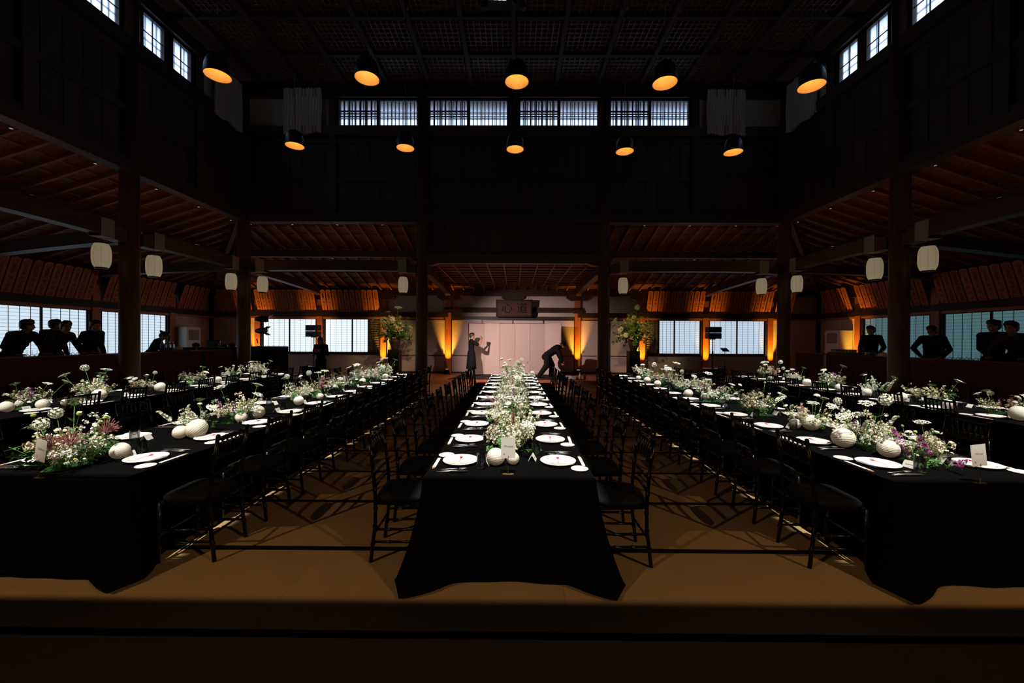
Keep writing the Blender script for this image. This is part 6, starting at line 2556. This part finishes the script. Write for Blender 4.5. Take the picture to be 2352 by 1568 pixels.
def arrangement(tn, x, y, recipe, label, seed, spread=(0.15, 0.20), moss=1, ks=1.0, z=None, group=None):
    rn = random.Random(seed)
    t = thing('flower_arrangement', label, 'flowers', (x, y, TT if z is None else z), 0, group or 'flower arrangements on the %s table' % tn)
    for i in range(moss):
        o = put('moss_pad', m_moss[rn.randrange(3)], t, (rn.uniform(-0.05, 0.05), rn.uniform(-0.10, 0.10), -0.0005), rn.uniform(0, 6))
        o.scale = (rn.uniform(0.9, 1.35),) * 2 + (1,)
    for kd, n in recipe:
        for i in range(n + ((4 if tn == 'centre' else 2) if kd in ('spray', 'spray_white') else 0)):
            st, bl = PROTO[kd][rn.randrange(len(PROTO[kd]))]
            a = rn.uniform(0, 6.28)
            rr = math.sqrt(rn.random())
            px, py = spread[0] * rr * math.cos(a), spread[1] * rr * math.sin(a)
            k = ks * rn.uniform(0.85, 1.15)
            tilt = 0.55 * rr if kd not in ('hydrangea', 'pincushion') else 0.2
            if kd == 'foliage':
                tilt = rn.uniform(0.3, 1.0)
            ax = V((-math.sin(a), math.cos(a), 0))
            mt = Matrix.Translation((px * 0.75, py * 0.75, 0.005)) @ Matrix.Rotation(tilt, 4, ax) @ Matrix.Rotation(rn.uniform(0, 6.28), 4, 'Z') @ Matrix.Scale(k, 4)
            so = put('flower_stem', st, t, mtx=mt)
            put(bl.name.split('.')[0], bl, so)
    return t


FIRST = {
    'inner left': [('allium', 2), ('bud', 4), ('pincushion', 3), ('spray', 5), ('umbel', 2), ('foliage', 14), ('hydrangea', 1), ('fern', 2), ('spray_white', 3)],
    'centre': [('spike', 4), ('spray', 5), ('spray_white', 4), ('umbel', 2), ('scabiosa', 1), ('foliage', 4), ('bud', 1)],
    'inner right': [('lilac', 5), ('scabiosa', 3), ('bud', 4), ('spray', 6), ('foliage', 5), ('umbel', 1)],
}
MIXES = [
    ('white cloudy', [('spray_white', 5), ('umbel', 3), ('foliage', 5), ('spray', 4), ('bud', 1), ('allium', 1)]),
    ('white and purple', [('spray', 5), ('lilac', 2), ('umbel', 3), ('foliage', 4), ('hydrangea', 1), ('spray_white', 2)]),
    ('tall white-spiked', [('spike', 4), ('spray_white', 4), ('umbel', 2), ('foliage', 5), ('pink', 1), ('scabiosa', 1)]),
    ('cream and green', [('spray', 6), ('fern', 1), ('umbel', 2), ('foliage', 6), ('bud', 2), ('hydrangea', 1)]),
    ('airy white and pink', [('umbel', 4), ('pink', 2), ('spray', 5), ('scabiosa', 2), ('foliage', 4), ('allium', 1)]),
]
ARR = {
    'inner left': [(3.02, -0.06), (4.22, -0.02), (4.72, 0.05), (6.15, 0.0), (6.75, 0.04), (7.65, -0.03), (8.6, 0.02), (9.3, 0.0), (10.1, 0.03)],
    'centre': [(3.52, 0.0), (4.15, 0.03), (4.75, -0.03), (5.35, 0.02), (5.95, -0.02), (6.55, 0.03), (7.15, 0.0), (7.75, -0.02), (8.35, 0.02), (8.95, 0.0), (9.55, 0.02), (10.2, 0.0)],
    'inner right': [(3.22, 0.02), (3.72, -0.04), (4.45, 0.02), (5.35, 0.0), (6.35, -0.02), (7.0, 0.03), (7.7, 0.0), (8.5, 0.02), (9.2, -0.02), (10.2, 0.0)],
    'outer left': [(5.45, 0.0), (6.3, 0.03), (7.2, -0.02), (8.3, 0.03), (9.4, 0.0), (10.4, 0.0)],
    'outer right': [(5.4, 0.0), (6.35, 0.02), (7.3, 0.0), (8.35, -0.03), (9.5, 0.02), (10.4, 0.0)],
}
sd = 0
for tn, lst in ARR.items():
    for q, (y, dx) in enumerate(lst):
        sd += 1
        nm, rec = MIXES[(sd * 3 + q) % 5]
        spread = (0.17, 0.24) if tn == 'centre' else (0.15, 0.19)
        if q == 0 and tn in FIRST:
            rec = FIRST[tn]
            nm = {'inner left': 'tall pink and white', 'centre': 'dense white', 'inner right': 'purple lilac and white'}[tn]
        if tn == 'inner right' and q == 1:
            nm, rec = 'tall arching white and purple', [('spike', 4), ('umbel', 3), ('lilac', 1), ('spray', 4), ('spray_white', 3), ('foliage', 4), ('allium', 1)]
        ks = (1.0, 1.22, 0.9, 1.12)[sd % 4] if tn != 'centre' else 1.05
        if tn == 'centre' and q == 11:
            ks = 1.35
        arrangement(tn, TABLE_X[tn] + dx, y, rec, '%s flower arrangement on the %s table, %s from the camera' % (nm, tn, ORD[q]), sd, spread, 1 + sd % 2, ks)

# urns and their large arrangements
for s, nm, x, y, z in URN:
    t = thing('flower_urn', 'large brown urn of greenery and flowers on the %s plinth' % nm, 'urn', (x - 0.0, y, z), 0, 'flower urns beside the stage')
    b = MB()
    b.lathe([(0.0, 0.0), (0.115, 0.0), (0.12, 0.02), (0.16, 0.12), (0.215, 0.30), (0.225, 0.36), (0.205, 0.42), (0.215, 0.44), (0.225, 0.45), (0.205, 0.45), (0.19, 0.41), (0.0, 0.40)], 28)
    b.obj('vase', 'urn', t)
    rn = random.Random(40 + s)
    rec = [('foliage', 46, 2.2), ('fern', 20, 2.6), ('spray', 12, 2.2), ('pink', 4, 1.9), ('hydrangea', 4, 1.9), ('umbel', 6, 2.2), ('allium', 2, 2.0), ('spike', 4, 2.2)]
    for kd, n, k in rec:
        for i in range(n):
            st, bl = PROTO[kd][rn.randrange(len(PROTO[kd]))]
            a = rn.uniform(0, 6.28)
            tilt = rn.uniform(0.0, 1.35)
            if kd == 'foliage':
                tilt = rn.uniform(0.2, 1.75)
            if kd in ('hydrangea',):
                tilt = rn.uniform(0.5, 1.3)
            ax = V((-math.sin(a), math.cos(a), 0))
            r0 = 0.10 + (0.22 if kd in ('hydrangea', 'pink', 'foliage') else 0.12) * rn.random()
            d = V((math.sin(tilt) * math.cos(a), math.sin(tilt) * math.sin(a), math.cos(tilt)))
            kk = k * rn.uniform(0.9, 1.35)
            mt = Matrix.Translation(V((0, 0, 0.50)) + d * r0 + V((0, 0, 0.02))) @ Matrix.Rotation(tilt, 4, ax) @ Matrix.Rotation(rn.uniform(0, 6.28), 4, 'Z') @ Matrix.Scale(kk, 4)
            so = put('flower_stem', st, t, mtx=mt)
            put(bl.name.split('.')[0], bl, so)
